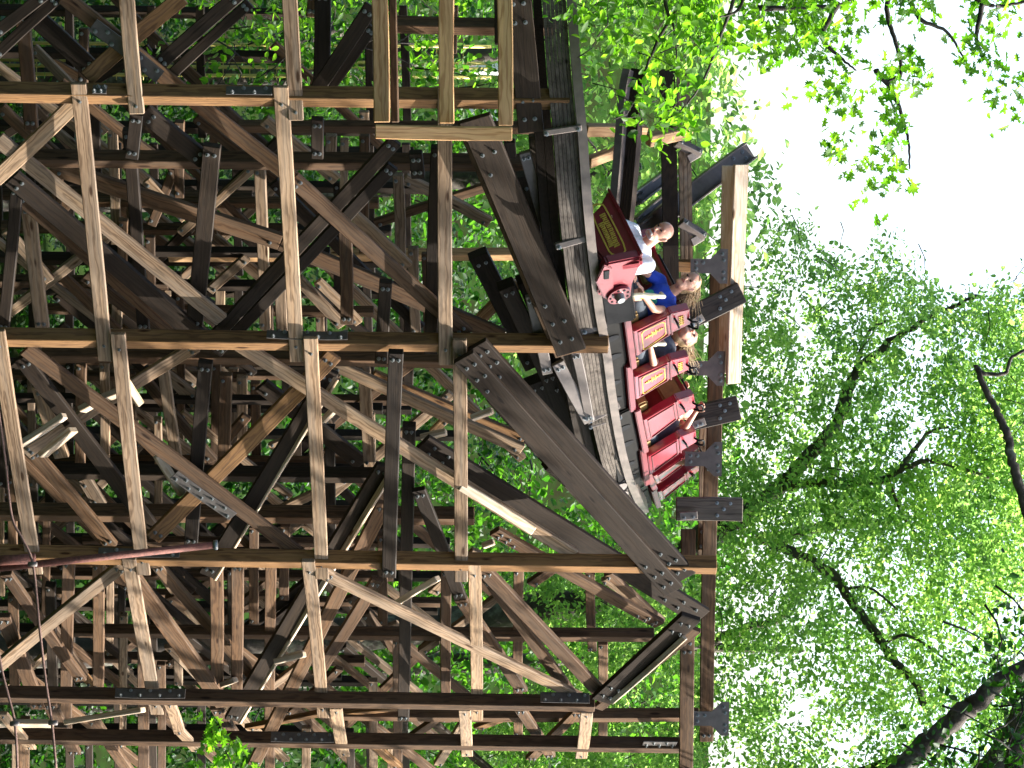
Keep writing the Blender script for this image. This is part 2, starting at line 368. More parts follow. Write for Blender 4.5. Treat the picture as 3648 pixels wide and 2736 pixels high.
# heavy outrigger timbers that carry the banked track
O = root('track_outrigger', PF(1900, 1700, .0), 'longest heavy dark double timbers slanting up to the track', 'outrigger')
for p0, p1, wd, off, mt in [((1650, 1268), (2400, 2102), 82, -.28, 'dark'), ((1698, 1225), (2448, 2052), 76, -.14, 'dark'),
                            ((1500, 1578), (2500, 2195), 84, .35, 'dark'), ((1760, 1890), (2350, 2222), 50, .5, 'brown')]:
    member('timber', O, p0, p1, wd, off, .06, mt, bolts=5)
O2 = root('track_outrigger', PF(1850, 800, -.1), 'thick dark bolted timber ending in front of the middle post below the nose', 'outrigger')
member('timber', O2, (1690, 418), (2036, 1252), 112, -.25, .06, 'dark', bolts=5)
member('timber', O2, (1660, 435), (2010, 1262), 70, .0, .06, 'brown', bolts=0)
O3 = root('track_outrigger', PF(2300, 2350, 0), 'dark strut with a thin sunlit edge rising from the fourth post to the rail corner', 'outrigger')
member('timber', O3, (2140, 2492), (2462, 2195), 78, -.05, .06, 'dark', bolts=4); member('timber', O3, (2130, 2520), (2480, 2240), 40, .2, .06, 'brown', bolts=0)
O4 = root('track_outrigger', PF(1880, 250, 0), 'dark plank beam with end bolts beside the new pine frame under the near rail', 'outrigger')
member('timber', O4, (1842, -40), (1892, 468), 92, -.12, .07, 'dark', bolts=4); member('timber', O4, (1820, 560), (1815, 500), 40, 0, .07, 'dark', bolts=0)
member('timber', O4, (1905, 480), (1925, 700), 44, .3, .07, 'rail', bolts=0)

# deeper bents
D = root('rear_trestle', PF(0, 1300, 5), 'brown timber bents seen through the gaps of the front trestle, half in shade', 'coaster trestle')
for p0, p1, wd, off, mt in [((600, 910), (1830, 905), 38, 4.0, 'light'), ((850, 450), (1950, 455), 36, 3.2, 'brown'), ((-20, 1000), (600, 1010), 40, 4.0, 'brown'),
                            ((250, 2338), (1300, 2354), 38, 5.0, 'brown'), ((-20, 690), (900, 700), 34, 5.0, 'brown'), ((300, 1420), (1500, 1425), 32, 6.0, 'brown'),
                            ((150, 1930), (900, 1935), 32, 5.0, 'brown'), ((1000, 2140), (1600, 2146), 30, 6, 'brown')]:
    member('post', D, p0, p1, wd, off, .12, mt, bolts=0)
for p0, p1, wd, off, mt in [
    ((1418, 620), (1426, 945), 38, 2.5, 'girt'), ((1472, 880), (1482, 1190), 36, 2.8, 'girt'), ((925, 590), (945, 1170), 40, 2.6, 'girt'), ((998, 960), (1006, 1190), 40, 3, 'girt'),
    ((578, 1280), (630, 1640), 40, 2.2, 'girt'), ((1295, 1290), (1318, 1660), 44, 1.8, 'girt'), ((140, 1370), (222, 1625), 54, 1.6, 'girt'), ((300, 1700), (360, 1800), 50, 2.4, 'girt'),
    ((246, 1990), (236, 2600), 42, 1.5, 'brown'), ((350, 2000), (350, 2450), 40, 1.9, 'brown'), ((966, 1990), (961, 2750), 37, 2.0, 'brown'), ((905, 1870), (905, 2215), 34, 3.0, 'brown'),
    ((512, 2200), (512, 2750), 40, 2.4, 'brown'), ((1590, 2020), (1589, 2565), 36, 1.8, 'brown'), ((1848, 2020), (1846, 2612), 35, 2.2, 'brown'), ((1364, 1900), (1364, 2220), 36, 3.4, 'brown'),
    ((1417, 2270), (1417, 2750), 34, 2.5, 'brown'), ((2103, 2030), (2110, 2312), 34, 2.6, 'brown'), ((2148, 2285), (2147, 2620), 34, 2.8, 'brown'), ((180, 1180), (176, 1250), 44, 1.6, 'brown'),
    ((290, 1290), (285, 1700), 36, 3, 'brown'), ((372, 1285), (374, 1640), 34, 3.4, 'girt'), ((770, 1290), (765, 1680), 34, 3.0, 'brown'), ((805, 1330), (795, 1700), 44, 2.4, 'brown'),
    ((862, 1340), (860, 1640), 36, 3.4, 'girt'), ((910, 1360), (915, 1700), 34, 3.8, 'brown'), ((955, 1000), (960, 1290), 36, 3.6, 'brown'), ((1180, 480), (1178, 560), 40, 2.8, 'girt'),
    ((640, 430), (640, 700), 34, 3, 'brown'), ((400, 460), (415, 900), 34, 3.6, 'girt'), ((210, 600), (200, 760), 34, 3, 'brown'), ((1060, 1340), (1060, 1660), 30, 4, 'girt'),
    ((300, 100), (296, 300), 34, 3, 'brown'), ((1300, 480), (1296, 900), 34, 3.4, 'brown'), ((1620, 20), (1615, 190), 26, 1.6, 'brown'), ((440, 780), (435, 1100), 34, 3.4, 'brown'),
    ((640, 2060), (644, 2280), 32, 3.8, 'brown'), ((180, 2080), (190, 2450), 36, 2.6, 'dark'), ((90, 2560), (86, 2750), 36, 2, 'brown')]:
    member('ledger', D, p0, p1, wd, off, .08, mt, bolts=1)
for p0, p1, wd, off, mt in [
    ((180, 590), (1000, 860), 66, 2.0, 'brown'), ((1000, 862), (1790, 1198), 62, 2.0, 'brown'), ((1185, 1296), (1860, 1600), 46, 1.6, 'girt'), ((1330, 1330), (1870, 1560), 30, 2.0, 'warm'),
    ((940, 425), (1200, 640), 44, 2.2, 'girt'), ((1240, 745), (1455, 948), 40, 2.0, 'girt'), ((1440, 635), (1745, 792), 42, 3.0, 'girt'), ((1335, 795), (1900, 612), 34, 3.5, 'brown'),
    ((1700, 1150), (1845, 1005), 44, 2.4, 'light'), ((745, 1035), (880, 915), 34, 3.4, 'girt'), ((900, 600), (640, 830), 30, 4, 'girt'), ((560, 900), (480, 960), 30, 4, 'girt'),
    ((1060, 990), (1220, 1160), 40, 2.6, 'girt'), ((1130, 1000), (1280, 1150), 34, 3.0, 'girt'), ((930, 1370), (1290, 1650), 62, 2.2, 'dark'), ((880, 1480), (700, 1700), 36, 3.0, 'brown'),
    ((500, 1330), (760, 1640), 40, 2.6, 'brown'), ((560, 1290), (700, 1450), 34, 3.2, 'girt'), ((610, 1290), (700, 1370), 30, 3.8, 'girt'), ((300, 980), (560, 1180), 44, 2.4, 'brown'),
    ((200, 960), (420, 1180), 40, 3.0, 'brown'), ((20, 820), (180, 1000), 40, 2.4, 'girt'), ((470, 1000), (620, 1100), 30, 3.6, 'brown'), ((0, 380), (250, 620), 44, 2.2, 'brown'),
    ((230, 330), (380, 470), 34, 3.2, 'girt'), ((520, 640), (660, 780), 34, 3.2, 'girt'), ((620, 600), (540, 800), 34, 3.2, 'brown'), ((660, 1180), (500, 1290), 34, 3.0, 'brown'),
    ((900, 1860), (1240, 1700), 32, 2.8, 'girt'), ((1180, 1500), (960, 1590), 26, 3.6, 'girt'), ((1540, 1540), (1590, 1490), 30, 3.2, 'light'),
    ((1540, 2110), (1700, 1960), 40, 2.4, 'girt'), ((1500, 2320), (1780, 2120), 34, 3.0, 'girt'), ((1890, 2080), (2060, 1960), 40, 2.8, 'brown'), ((2150, 2060), (2360, 2210), 26, 2.4, 'girt'),
    ((2165, 2040), (2330, 2190), 34, 1.8, 'brown'), ((1300, 2180), (1420, 2330), 36, 3.0, 'brown'), ((1260, 2280), (1420, 2220), 30, 3.4, 'girt'), ((560, 2020), (760, 2290), 34, 3.0, 'girt'),
    ((100, 2100), (300, 2400), 34, 3.2, 'brown'), ((250, 2350), (330, 2440), 30, 4.0, 'warm'), ((0, 2230), (110, 2370), 34, 2.2, 'girt'), ((330, 2560), (470, 2760), 44, 1.8, 'brown'),
    ((930, 2470), (1100, 2340), 30, 3.2, 'girt'), ((1210, 2380), (1030, 2540), 30, 3.4, 'brown'), ((1430, 2650), (1620, 2520), 36, 2.6, 'brown'), ((1300, 2620), (1420, 2730), 34, 2.4, 'warm'),
    ((1560, 2720), (1660, 2560), 34, 2.2, 'girt'), ((1700, 2590), (1830, 2540), 40, 3.0, 'warm'), ((880, 2590), (1190, 2530), 34, 1.6, 'warm'), ((1180, 2545), (1600, 2500), 28, 1.2, 'warm')]:
    member('brace', D, p0, p1, wd, off, .06, mt, bolts=1)
# pale boards standing in for sunlit streaks and edges, sunlight put into the colour
SUN_SLIV = [((235, 2572), (510, 2528), 26, .35), ((-20, 2578), (190, 2578), 26, .5), ((150, 1622), (262, 1530), 34, .9), ((290, 1460), (345, 1430), 34, 1.0), ((365, 1420), (430, 1395), 34, 1.0),
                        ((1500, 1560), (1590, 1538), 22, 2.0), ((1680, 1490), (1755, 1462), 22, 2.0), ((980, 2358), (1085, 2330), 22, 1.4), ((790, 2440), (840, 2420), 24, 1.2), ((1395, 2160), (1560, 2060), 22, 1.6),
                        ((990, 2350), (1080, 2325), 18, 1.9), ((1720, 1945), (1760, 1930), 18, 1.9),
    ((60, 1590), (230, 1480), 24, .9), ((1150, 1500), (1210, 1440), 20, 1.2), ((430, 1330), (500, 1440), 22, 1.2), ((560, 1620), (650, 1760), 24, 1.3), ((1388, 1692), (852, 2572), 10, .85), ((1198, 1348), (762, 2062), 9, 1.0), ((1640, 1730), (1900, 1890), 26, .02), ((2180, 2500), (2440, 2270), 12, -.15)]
for p0, p1, wd, off in SUN_SLIV:
    member('ledger', D, p0, p1, wd*1.3, off*.4-.1, .06, 'sunlit_pale', bolts=0, n=Vector((.6, -.42, .8)))

# furthest bents, only glimpsed: laid out on a regular grid
E = root('far_trestle', PF(0, 1300, 9), 'furthest row of timber bents glimpsed in deep shade behind all the others', 'coaster trestle')  # mostly dark pine, so the deep shade is partly in the colour
r_ = random.Random(3)
for k, off in enumerate((6.5, 8.5)):
    for i in range(11):
        y = -40+i*245+k*110+r_.uniform(-30, 30)
        top = 1500 if y > 400 else 1000
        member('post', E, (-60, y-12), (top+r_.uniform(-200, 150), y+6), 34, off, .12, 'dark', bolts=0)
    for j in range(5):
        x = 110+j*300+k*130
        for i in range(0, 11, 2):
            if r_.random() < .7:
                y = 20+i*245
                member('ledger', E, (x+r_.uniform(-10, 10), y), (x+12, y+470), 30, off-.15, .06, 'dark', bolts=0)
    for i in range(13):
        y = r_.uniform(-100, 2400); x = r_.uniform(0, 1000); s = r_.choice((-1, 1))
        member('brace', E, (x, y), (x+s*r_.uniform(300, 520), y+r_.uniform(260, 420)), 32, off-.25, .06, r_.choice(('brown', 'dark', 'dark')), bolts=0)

# a fourth wall of thinner members crossing between the bents
E2 = root('crossing_trestle', PF(0, 1300, 4), 'dense web of thin crossing timbers between the rear bents, dark with a few sunlit edges', 'coaster trestle')
for i in range(58):
    y = r_.uniform(150, 2650); x = r_.uniform(-50, 1450) if y > 500 else r_.uniform(-50, 900); s = r_.choice((-1, 1)); s = 1 if r_.random() < .72 else -1; ln = r_.uniform(480, 1000); a_ = r_.choice((.66, .70, .78)); x = x-150 if s > 0 else x+200; y = min(y, 2300)
    member('brace', E2, (x, y), (x+s*ln*math.cos(a_), y+ln*math.sin(a_)), r_.uniform(26, 42), r_.uniform(2.6, 5.6), .06, r_.choice(('brown', 'dark', 'dark', 'girt')), bolts=1)
for i in range(52):
    y = r_.uniform(250, 2650); x = r_.uniform(-50, 1600)
    member('ledger', E2, (x, y), (x+r_.uniform(-8, 8), y+r_.uniform(250, 520)), r_.uniform(26, 38), r_.uniform(2.4, 5.5), .06, r_.choice(('brown', 'dark', 'girt')), bolts=1)
for i in range(22):
    x = r_.uniform(-60, 300); y = r_.uniform(600, 2600)
    member('post', E2, (x, y), (x+r_.uniform(700, 1400), y+10), r_.uniform(28, 40), r_.uniform(3, 6), .1, r_.choice(('brown', 'dark')), bolts=0)
# new pine catwalk frame
K = root('catwalk_frame', P(1580, 200, 21.0), 'open rectangular frame of new honey coloured pine boards hanging beside the first post', 'catwalk frame')
zz = (20.6, 20.7)
cn = Vector((.1, -1, 0))
for p0, p1, wd in [((1350, -60), (1360, 436), 58), ((1592, -60), (1592, 440), 54), ((1797, -60), (1801, 448), 54)]:
    member('upright_board', K, p0, p1, wd, 0, .04, 'light', n=cn, bolts=0, zz=zz)
member('upright_board', K, (1398, -60), (1408, 436), 26, 0, .14, 'brown', n=Vector((-.5, -1, 0)), bolts=0, zz=(20.75, 20.85))
member('bottom_board', K, (1337, 468), (1825, 476), 50, 0, .05, 'light', n=Vector((.25, -1, .0)), bolts=0, zz=(20.55, 20.55))
member('upright_board', K, (1770, -60), (1772, 160), 20, 0, .04, 'dark', n=cn, bolts=0, zz=(20.9, 20.9))

# ------------------------------------------------------------------ track
def sweep(name, parent, pts, W, T, mat, upv, close=True, layers=1, gap=.004):
    """a laminated plank stack following pts; upv(i) gives the wide direction"""
    bm = bmesh.new(); n = len(pts)
    for L in range(layers):
        rings = []
        for i, p in enumerate(pts):
            d = (pts[min(i+1, n-1)]-pts[max(i-1, 0)]).normalized(); u = upv[i] if isinstance(upv, list) else upv
            u = (u-d*u.dot(d)).normalized(); s = d.cross(u)
            h = W/layers; c = p+u*(-W/2+h*(L+.5)); jut = .004*((L*7) % 3)
            q = [(-h/2+gap/2, -T/2-jut), (h/2-gap/2, -T/2-jut), (h/2-gap/2, T/2), (-h/2+gap/2, T/2)]
            rings.append([bm.verts.new(c+u*a+s*b) for a, b in q])
        for r0, r1 in zip(rings, rings[1:]):
            for k in range(4): bm.faces.new((r0[k], r0[(k+1) % 4], r1[(k+1) % 4], r1[k]))
        bm.faces.new(rings[0][::-1]); bm.faces.new(rings[-1])
    bmesh.ops.recalc_face_normals(bm, faces=bm.faces[:])
    c0 = sum(pts, Vector())/n
    d = (pts[-1]-pts[0]).normalized(); u0 = upv[0] if isinstance(upv, list) else upv
    mw = frame(d, Vector((0, -1, .01))).to_4x4(); mw.translation = c0
    bm.transform(mw.inverted())
    return mobj(name, bm, M[mat], parent, mw)
def interp(keys, n):
    """keys: (x, y, Z); smooth resample"""
    out = []
    for i in range(n):
        t = i/(n-1)*(len(keys)-1); k = min(int(t), len(keys)-2); f = t-k
        k0, k1, k2, k3 = keys[max(k-1, 0)], keys[k], keys[k+1], keys[min(k+2, len(keys)-1)]
        v = [0.5*((2*b)+(-a+c)*f+(2*a-5*b+4*c-d)*f*f+(-a+3*b-3*c+d)*f**3) for a, b, c, d in zip(k0, k1, k2, k3)]
        out.append(v)
    return out
T1 = root('track', P(2030, 700, 22), 'dark laminated plank track with a steel running strip that carries the red train', 'coaster track')
NK = [(1968, -80, 21.9), (1990, 241, 21.9), (2012, 482, 22.0), (2029, 723, 22.2), (2050, 930, 22.6), (2070, 1080, 23.1), (2101, 1240, 23.75), (2122, 1382, 24.6), (2151, 1530, 25.5), (2184, 1653, 26.3), (2228, 1744, 27.1), (2268, 1805, 27.8)]
ks = interp(NK, 60)
pts = [P(*k) for k in ks]
up = [Vector((-.22, 0, 1)).normalized()]*60
sweep('plank_stack', T1, pts, .205, .16, 'rail', up, layers=6)
wid = []
sp = [P(k[0]+float(np.interp(k[1], [0, 1000, 1400, 1650, 1800], [63, 60, 52, 44, 26])), k[1]-4, k[2]-.03) for k in ks]
sweep('running_strip', T1, sp, .085, .18, 'strip', up, layers=1)
# dark under-ledger boards
lp = [P(k[0]-75, k[1]+20, k[2]+.35) for k in ks]
sweep('under_planks', T1, lp, .16, .14, 'dark', up, layers=2)
for p0, p1, w_, zz_ in [((1890, 980), (2085, 1480), 105, (24.4, 26.4)), ((1985, 1330), (2215, 1800), 120, (26.0, 28.6)), ((2040, 1400), (2240, 1800), 90, (26.6, 29.6)), ((1830, 700), (1990, 1180), 120, (23.8, 24.8)), ((1700, 900), (1900, 1300), 70, (25.0, 26.0)), ((1960, 1640), (2280, 1900), 70, (28.4, 30.0)), ((1760, 1400), (2150, 1830), 70, (27.5, 29.5)), ((1640, 1200), (1900, 1480), 50, (27, 28)), ((1800, 1010), (1960, 1350), 60, (24.2, 25.6)), ((1900, 1350), (2150, 1800), 70, (26.6, 29.0)), ((1850, 620), (1900, 960), 90, (23.2, 23.8))]:
    member('tie', T1, p0, p1, w_, 0, .12, 'dark', n=Vector((.2, -1, 0)), bolts=2, zz=zz_)
# angle brackets gripping the strip
for (a, b, w_) in [((1935, 473), (2072, 453), 22), ((1978, 878), (2110, 842), 24), ((2068, 1180), (2160, 1155), 26), ((2088, 1500), (2205, 1440), 26), ((2095, 1520), (2215, 1480), 14), ((2165, 1735), (2255, 1690), 26), ((2180, 1752), (2262, 1715), 14)]:
    Zb = np.interp((a[1]+b[1])/2, [k[1] for k in NK], [k[2] for k in NK])-.12
    member('angle_bracket', T1, a, b, w_, 0, .05, 'steel', n=Vector((.3, -1, .2)), bolts=1, zz=(Zb, Zb))
for (a, b, w_) in [((1868, 540), (1962, 860), 42), ((2050, 1250), (2100, 1500), 34), ((1985, 1290), (2100, 1500), 46), ((1890, 1050), (1950, 1330), 40)]:
    member('steel_brace', T1, a, b, w_, .1, .05, 'steel', n=Vector((.1, -1, 0)), bolts=2)
# far rail of the same track and the guard rail above it
RK = [(2275, 250, 24.6), (2258, 340, 24.6), (2244, 520, 24.6), (2226, 720, 24.7), (2205, 900, 24.9), (2190, 1050, 25.3)]
k2 = interp(RK, 14); up2 = Vector((-.05, -.45, 1)).normalized()
sweep('plank_stack', T1, [P(a+6, b, c) for a, b, c in k2], .15, .12, 'dark', up2, layers=5)
sweep('running_strip', T1, [P(a-34, b, c-.05) for a, b, c in k2], .08, .14, 'steel', up2)
T2 = root('guard_rail', P(2410, 700, 26), 'straight dark timber guard rail behind the bald man with sunlit clips along its top', 'guard rail')
K3 = [(2396, 250, 26.0), (2402, 500, 26.0), (2408, 800, 26.1), (2412, 1100, 26.4), (2416, 1260, 26.8)]
k3 = interp(K3, 10)
sweep('timber', T2, [P(a-20, b, c-.1) for a, b, c in k3], .16, .16, 'dark', Vector((0, 0, 1)))
sweep('plank_stack', T2, [P(a+36, b, c+.03) for a, b, c in k3], .13, .16, 'girt', Vector((0, 0, 1)), layers=3)
for (a, b) in [((2408, 505), (2495, 548)), ((2425, 790), (2508, 845))]:
    member('clip', T2, a, b, 26, 0, .10, 'steel', n=Vector((-.3, -.6, .8)), bolts=1, zz=(25.7, 25.8))
    member('clip', T2, (b[0]-45, b[1]+20), (b[0]-4, b[1]-4), 30, 0, .03, 'strip', n=Vector((.3, -1, .1)), bolts=0, zz=(25.75, 25.8))
for i, (p0, p1, wd, lab) in enumerate([((2672, 535), (2255, 850), 62, 'long brown steel channel slanting behind the guard rail to the white board'),
                       ((2395, 612), (2262, 712), 40, 'short brown steel channel above the red nose'), ((2390, 690), (2270, 790), 26, 'thin steel channel running close behind the nose')]):
    t = root('steel_channel', P(*p0, 26.6), lab, 'steel channel', 'steel channels behind the train')
    member('web', t, p0, p1, wd, 0, .02, 'steel', n=Vector((.1, -1, .2)), bolts=3, zz=(26.9, 26.2))
    for s in (-1, 1):
        d = Vector((p1[0]-p0[0], p1[1]-p0[1])).normalized(); q = Vector((-d.y, d.x))*s*wd*.5
        member('flange', t, (p0[0]+q.x, p0[1]+q.y), (p1[0]+q.x, p1[1]+q.y), 7, 0, .10, 'strip' if s > 0 else 'steel', n=Vector((.1, -1, .2)), bolts=0, zz=(26.86, 26.16))
# outer hand rails
H1 = root('handrail', P(2630, 900, 26.5), 'pale sunlit white hand rail board highest in the structure', 'hand rail')
member('top_board', H1, (2640, 585), (2612, 1366), 60, 0, .04, 'sunlit_pale', n=Vector((.7, -.75, .5)), bolts=0, zz=(26.2, 26.6))  # pale pine carries the sunlight on this board in its colour
member('side_board', H1, (2594, 590), (2582, 1330), 44, 0, .04, 'sunlit_pale', n=Vector((.5, -1, -.1)), bolts=0, zz=(26.35, 26.75))
H2 = root('handrail', P(2540, 1800, 27), 'long brown hand rail running past all three timber arms', 'hand rail')
member('top_board', H2, (2556, 965), (2542, 1650), 54, 0, .09, 'brown', n=Vector((.2, -1, 0)), bolts=0, zz=(26.7, 27.2))
member('top_board', H2, (2534, 1640), (2516, 2636), 50, 0, .09, 'brown', n=Vector((.2, -1, 0)), bolts=2, zz=(27.1, 28.6))
member('side_board', H2, (2505, 1500), (2498, 2000), 28, 0, .05, 'girt', n=Vector((.6, -1, 0)), bolts=0, zz=(27.3, 28))
H3 = root('handrail', P(2440, 2500, 28), 'lower brown hand rail crossing the last post near the bottom edge', 'hand rail')
member('top_board', H3, (2448, 2262), (2443, 2780), 50, 0, .09, 'brown', n=Vector((.2, -1, 0)), bolts=4, zz=(27.2, 28.3))
# arms
for p0, p1, wd, lab in [((2440, 1140), (2642, 1040), 78, 'weathered timber arm with a pale clip behind the woman in blue'),
                        ((2455, 1492), (2632, 1452), 86, 'weathered timber arm with an orange heartwood streak and four bolts behind the raised hands'),
                        ((2408, 1813), (2645, 1815), 82, 'dark timber arm standing straight out behind the last car')]:
    Za = np.interp(p0[1], [1100, 1500, 1815], [26.3, 26.8, 26.7])
    t = root('outrigger_arm', P(*p0, Za), lab, 'rail arm', 'timber arms that hold the hand rail')
    member('timber', t, p0, p1, wd, 0, .10, 'rail', n=Vector((.1, -1, .1)), bolts=0, zz=(Za, Za))
    for q, s_ in ((.62, -.3), (.72, 0), (.62, .3), (.82, -.28)):
        pb = (p0[0]+(p1[0]-p0[0])*q, p0[1]+(p1[1]-p0[1])*q+s_*wd*.9); bolt(bpy.data.objects[t.children[0].name] if t.children else t, P(*pb, Za-.056), Vector((.1, -1, .1)).normalized())
    dx, dy = (p1[0]-p0[0])*.18, (p1[1]-p0[1])*.18
    member('clip', t, (p0[0]+dx*.3, p0[1]+dy*.3+26), (p0[0]+dx*1.8, p0[1]+dy*1.8+20), 30, 0, .03, 'strip', n=Vector((.2, -1, .3)), bolts=1, zz=(Za-.12, Za-.12))
for (x, y, s) in [(2520, 948, 1), (2510, 1312, 1), (2500, 1635, 1), (2525, 2560, 1)]:
    lab = {948: 'steel joint plate with bolts on the white hand rail', 1312: 'steel joint plate between the first two timber arms', 1635: 'steel joint plate between the streaked arm and the dark arm', 2560: 'steel joint plate where the fourth post meets the long hand rail'}[y]
    Zp = np.interp(y, [948, 1312, 1635, 2560], [26.0, 26.6, 27.0, 28.2])
    t = root('joint_plate', P(x, y, Zp), lab, 'joint plate', 'gusset plates on the hand rail')
    bm = bmesh.new()
    poly = [(-60, -26), (10, -26), (45, -62), (72, -62), (72, 62), (45, 62), (10, 26), (-60, 26)]
    sc = Zp/F_PX
    top = [bm.verts.new((a*sc, b*sc, .008)) for a, b in poly]; bot = [bm.verts.new((a*sc, b*sc, -.008)) for a, b in poly]
    bm.faces.new(top); bm.faces.new(bot[::-1])
    for i in range(8): bm.faces.new((top[i], bot[i], bot[(i+1) % 8], top[(i+1) % 8]))
    bmesh.ops.recalc_face_normals(bm, faces=bm.faces[:])
    f = frame(Vector((0, 0, 1)), Vector((.15, -1, 0))).to_4x4(); f.translation = P(x, y, Zp)
    o = mobj('plate', bm, M['steel'], t, f)
    nf = Vector(f.col[2][:3])
    for a, b in [(58, -44), (52, 44), (58, -22), (58, 22), (-40, -10), (-15, 12), (-40, 12)]:
        bolt(o, f @ Vector((a*sc, b*sc, .008)), nf)
    member('post_stub', t, (x-170 if y != 2560 else x-60, y-4), (x-20, y), 40, 0, .08, 'warm' if y < 1000 else 'brown', n=Vector((.4, -1, 0)), bolts=0, zz=(Zp+.1, Zp+.1))
for p0, p1, w_, lab in [((2085, 463), (2300, 466), 42, 'sunlit horizontal strut between the two rails'), ((2095, 578), (2215, 532), 38, 'slanting strut between the two rails above the red nose'), ((2310, 500), (2460, 468), 44, 'pinkish strut behind the far rail under the leaves')]:
    t = root('cross_strut', P(*p0, 25), lab, 'strut')
    member('timber', t, p0, p1, w_, 0, .09, 'light', n=Vector((.6, -1, .2)), bolts=0, zz=(25.2, 25.5))
# post behind the rail at the second hand rail
t = root('rail_post', P(2440, 2000, 27), 'pair of short brown posts hanging below the dark timber arm', 'post')
member('post', t, (2452, 1885), (2452, 1990), 52, 0, .1, 'brown', n=Vector((.3, -1, 0)), bolts=0, zz=(27.6, 27.6)); member('post', t, (2505, 1880), (2500, 1960), 26, 0, .1, 'brown', n=Vector((.3, -1, 0)), bolts=2, zz=(27.8, 27.8))

# rusty pipe and wire ropes in front
def tube(name, parent, pts, r, mat, seg=8, taper=None):
    bm = bmesh.new(); rings = []; n = len(pts)
    for i, p in enumerate(pts):
        d = (pts[min(i+1, n-1)]-pts[max(i-1, 0)]).normalized(); a = d.orthogonal().normalized() if abs(d.z) > .99 else d.cross(Vector((0, 0, 1))).normalized(); b = d.cross(a)
        rr = taper[i] if taper else r
        rings.append([bm.verts.new(p+(a*math.cos(2*math.pi*k/seg)+b*math.sin(2*math.pi*k/seg))*rr) for k in range(seg)])
    for r0, r1 in zip(rings, rings[1:]):
        for k in range(seg): bm.faces.new((r0[k], r0[(k+1) % seg], r1[(k+1) % seg], r1[k]))
    bm.faces.new(rings[0][::-1]); bm.faces.new(rings[-1])
    bmesh.ops.recalc_face_normals(bm, faces=bm.faces[:])
    return mobj(name, bm, M[mat], parent, None, True)
o = root('rusty_pipe', P(400, 1980, 22.5), 'long rusty steel pipe sloping across the front of the third post', 'pipe')
tube('pipe_body', o, [P(-60, 2030, 22.0), P(769, 1941, 22.6)], .032, 'rust', 12)
tube('coupling', o, [P(-60, 2000, 22.0), P(125, 1990, 22.0)], .045, 'rust', 12)
tube('end_cap', o, [P(762, 1942, 22.6), P(775, 1941, 22.6)], .045, 'bolt', 12)
for i, (pl, lab, z, cl) in enumerate([([(-10, 1430), (18, 1640), (42, 1840), (80, 1920), (117, 2010), (140, 2230), (162, 2420), (185, 2580), (200, 2740)], 'rusty wire rope hanging in a bend past the pipe, upper of two', 21.6, [(117, 2010), (190, 2575)]),
                                  ([(-20, 2230), (5, 2380), (30, 2480), (53, 2580), (62, 2740)], 'rusty wire rope at the lower corner, shorter of two', 21.6, [(53, 2578)])]):
    o = root('wire_rope', P(*pl[0], z), lab, 'wire rope')
    tube('rope', o, [P(*k) for k in interp([(a, b, z) for a, b in pl], 40)], .0115, 'rope', 8)
    for a, b in cl: tube('clamp', o, [P(a-16, b, z), P(a+14, b, z-.01)], .022, 'steel', 8)
# yellow stair tower far behind, brick pier and white hut
o = root('yellow_railing', P(900, 220, 40), 'pale yellow steel railing seen through the leaves beyond the trestle', 'railing')
for y in (152, 212, 232, 262): tube('rail', o, [P(-80, y, 40), P(1750, y+14, 40)], .03, 'yellow', 6)
for x in range(-60, 1740, 95): tube('baluster', o, [P(x, 150, 40), P(x, 285, 40)], .008, 'yellow', 6)
o = root('white_hut', P(1700, 300, 46), 'small pale hut wall glimpsed under the new pine frame', 'hut')
beam3('wall', o, P(1640, 230, 46), P(1820, 236, 46), Vector((0, -1, 0)), .28, .4, M['whitewall']); beam3('wall', o, P(1660, 405, 46), P(1800, 405, 46), Vector((0, -1, 0)), .55, .4, M['whitewall'])
tag(beam3('brick_pier', None, P(905, 185, 44), P(965, 185, 44), Vector((0, -1, 0)), .18, .3, M['brick']), 'small red brick pier among the leaves beyond the trestle', 'pier')

# ------------------------------------------------------------------ the train
def hit(x, y, p0, n):
    d = (P(x, y, 1.0)-CAM); t = (p0-CAM).dot(n)/d.dot(n); return CAM+d*t
ROWS = [(2256, 1052, 23.25), (2262, 1221, 24.0), (2263, 1380, 24.8), (2300, 1531, 25.6), (2312, 1656, 26.4), (2335, 1710, 27.25), (2350, 1768, 28.1)]
RP = [P(*r) for r in ROWS]
def rowM(i):
    o = RP[i]
    if i == 0: d = Vector((-.50, -.85, -.12))
    elif i == 1: d = Vector((-.47, -.87, -.10))
    else: d = RP[i-1]-RP[i]; d.z = d.z*.5-.05
    F = d.normalized(); h = Vector((F.x, F.y, 0)).normalized(); L0 = Vector((-h.y, h.x, 0))
    b = R((21, 21, 21, 26, 28, 32, 34)[i]); U0 = F.cross(L0); L = (L0*math.cos(b)+U0*math.sin(b)).normalized(); U = F.cross(L).normalized()
    m = Matrix((F, L, U)).transposed().to_4x4(); m.translation = o; return m
def lbox(bm, a, b):
    c = [(a[i]+b[i])/2 for i in range(3)]; s = [abs(a[i]-b[i]) for i in range(3)]
    bmesh.ops.create_cube(bm, size=1, matrix=Matrix.Translation(c) @ Matrix.Diagonal((*s, 1)))
def lpart(name, parent, mw, boxes, mat, bev=.01):
    bm = bmesh.new()
    for a, b in boxes: lbox(bm, a, b)
    if bev: bmesh.ops.bevel(bm, geom=bm.edges[:], offset=bev, segments=2, affect='EDGES')
    return mobj(name, bm, M[mat], parent, mw)
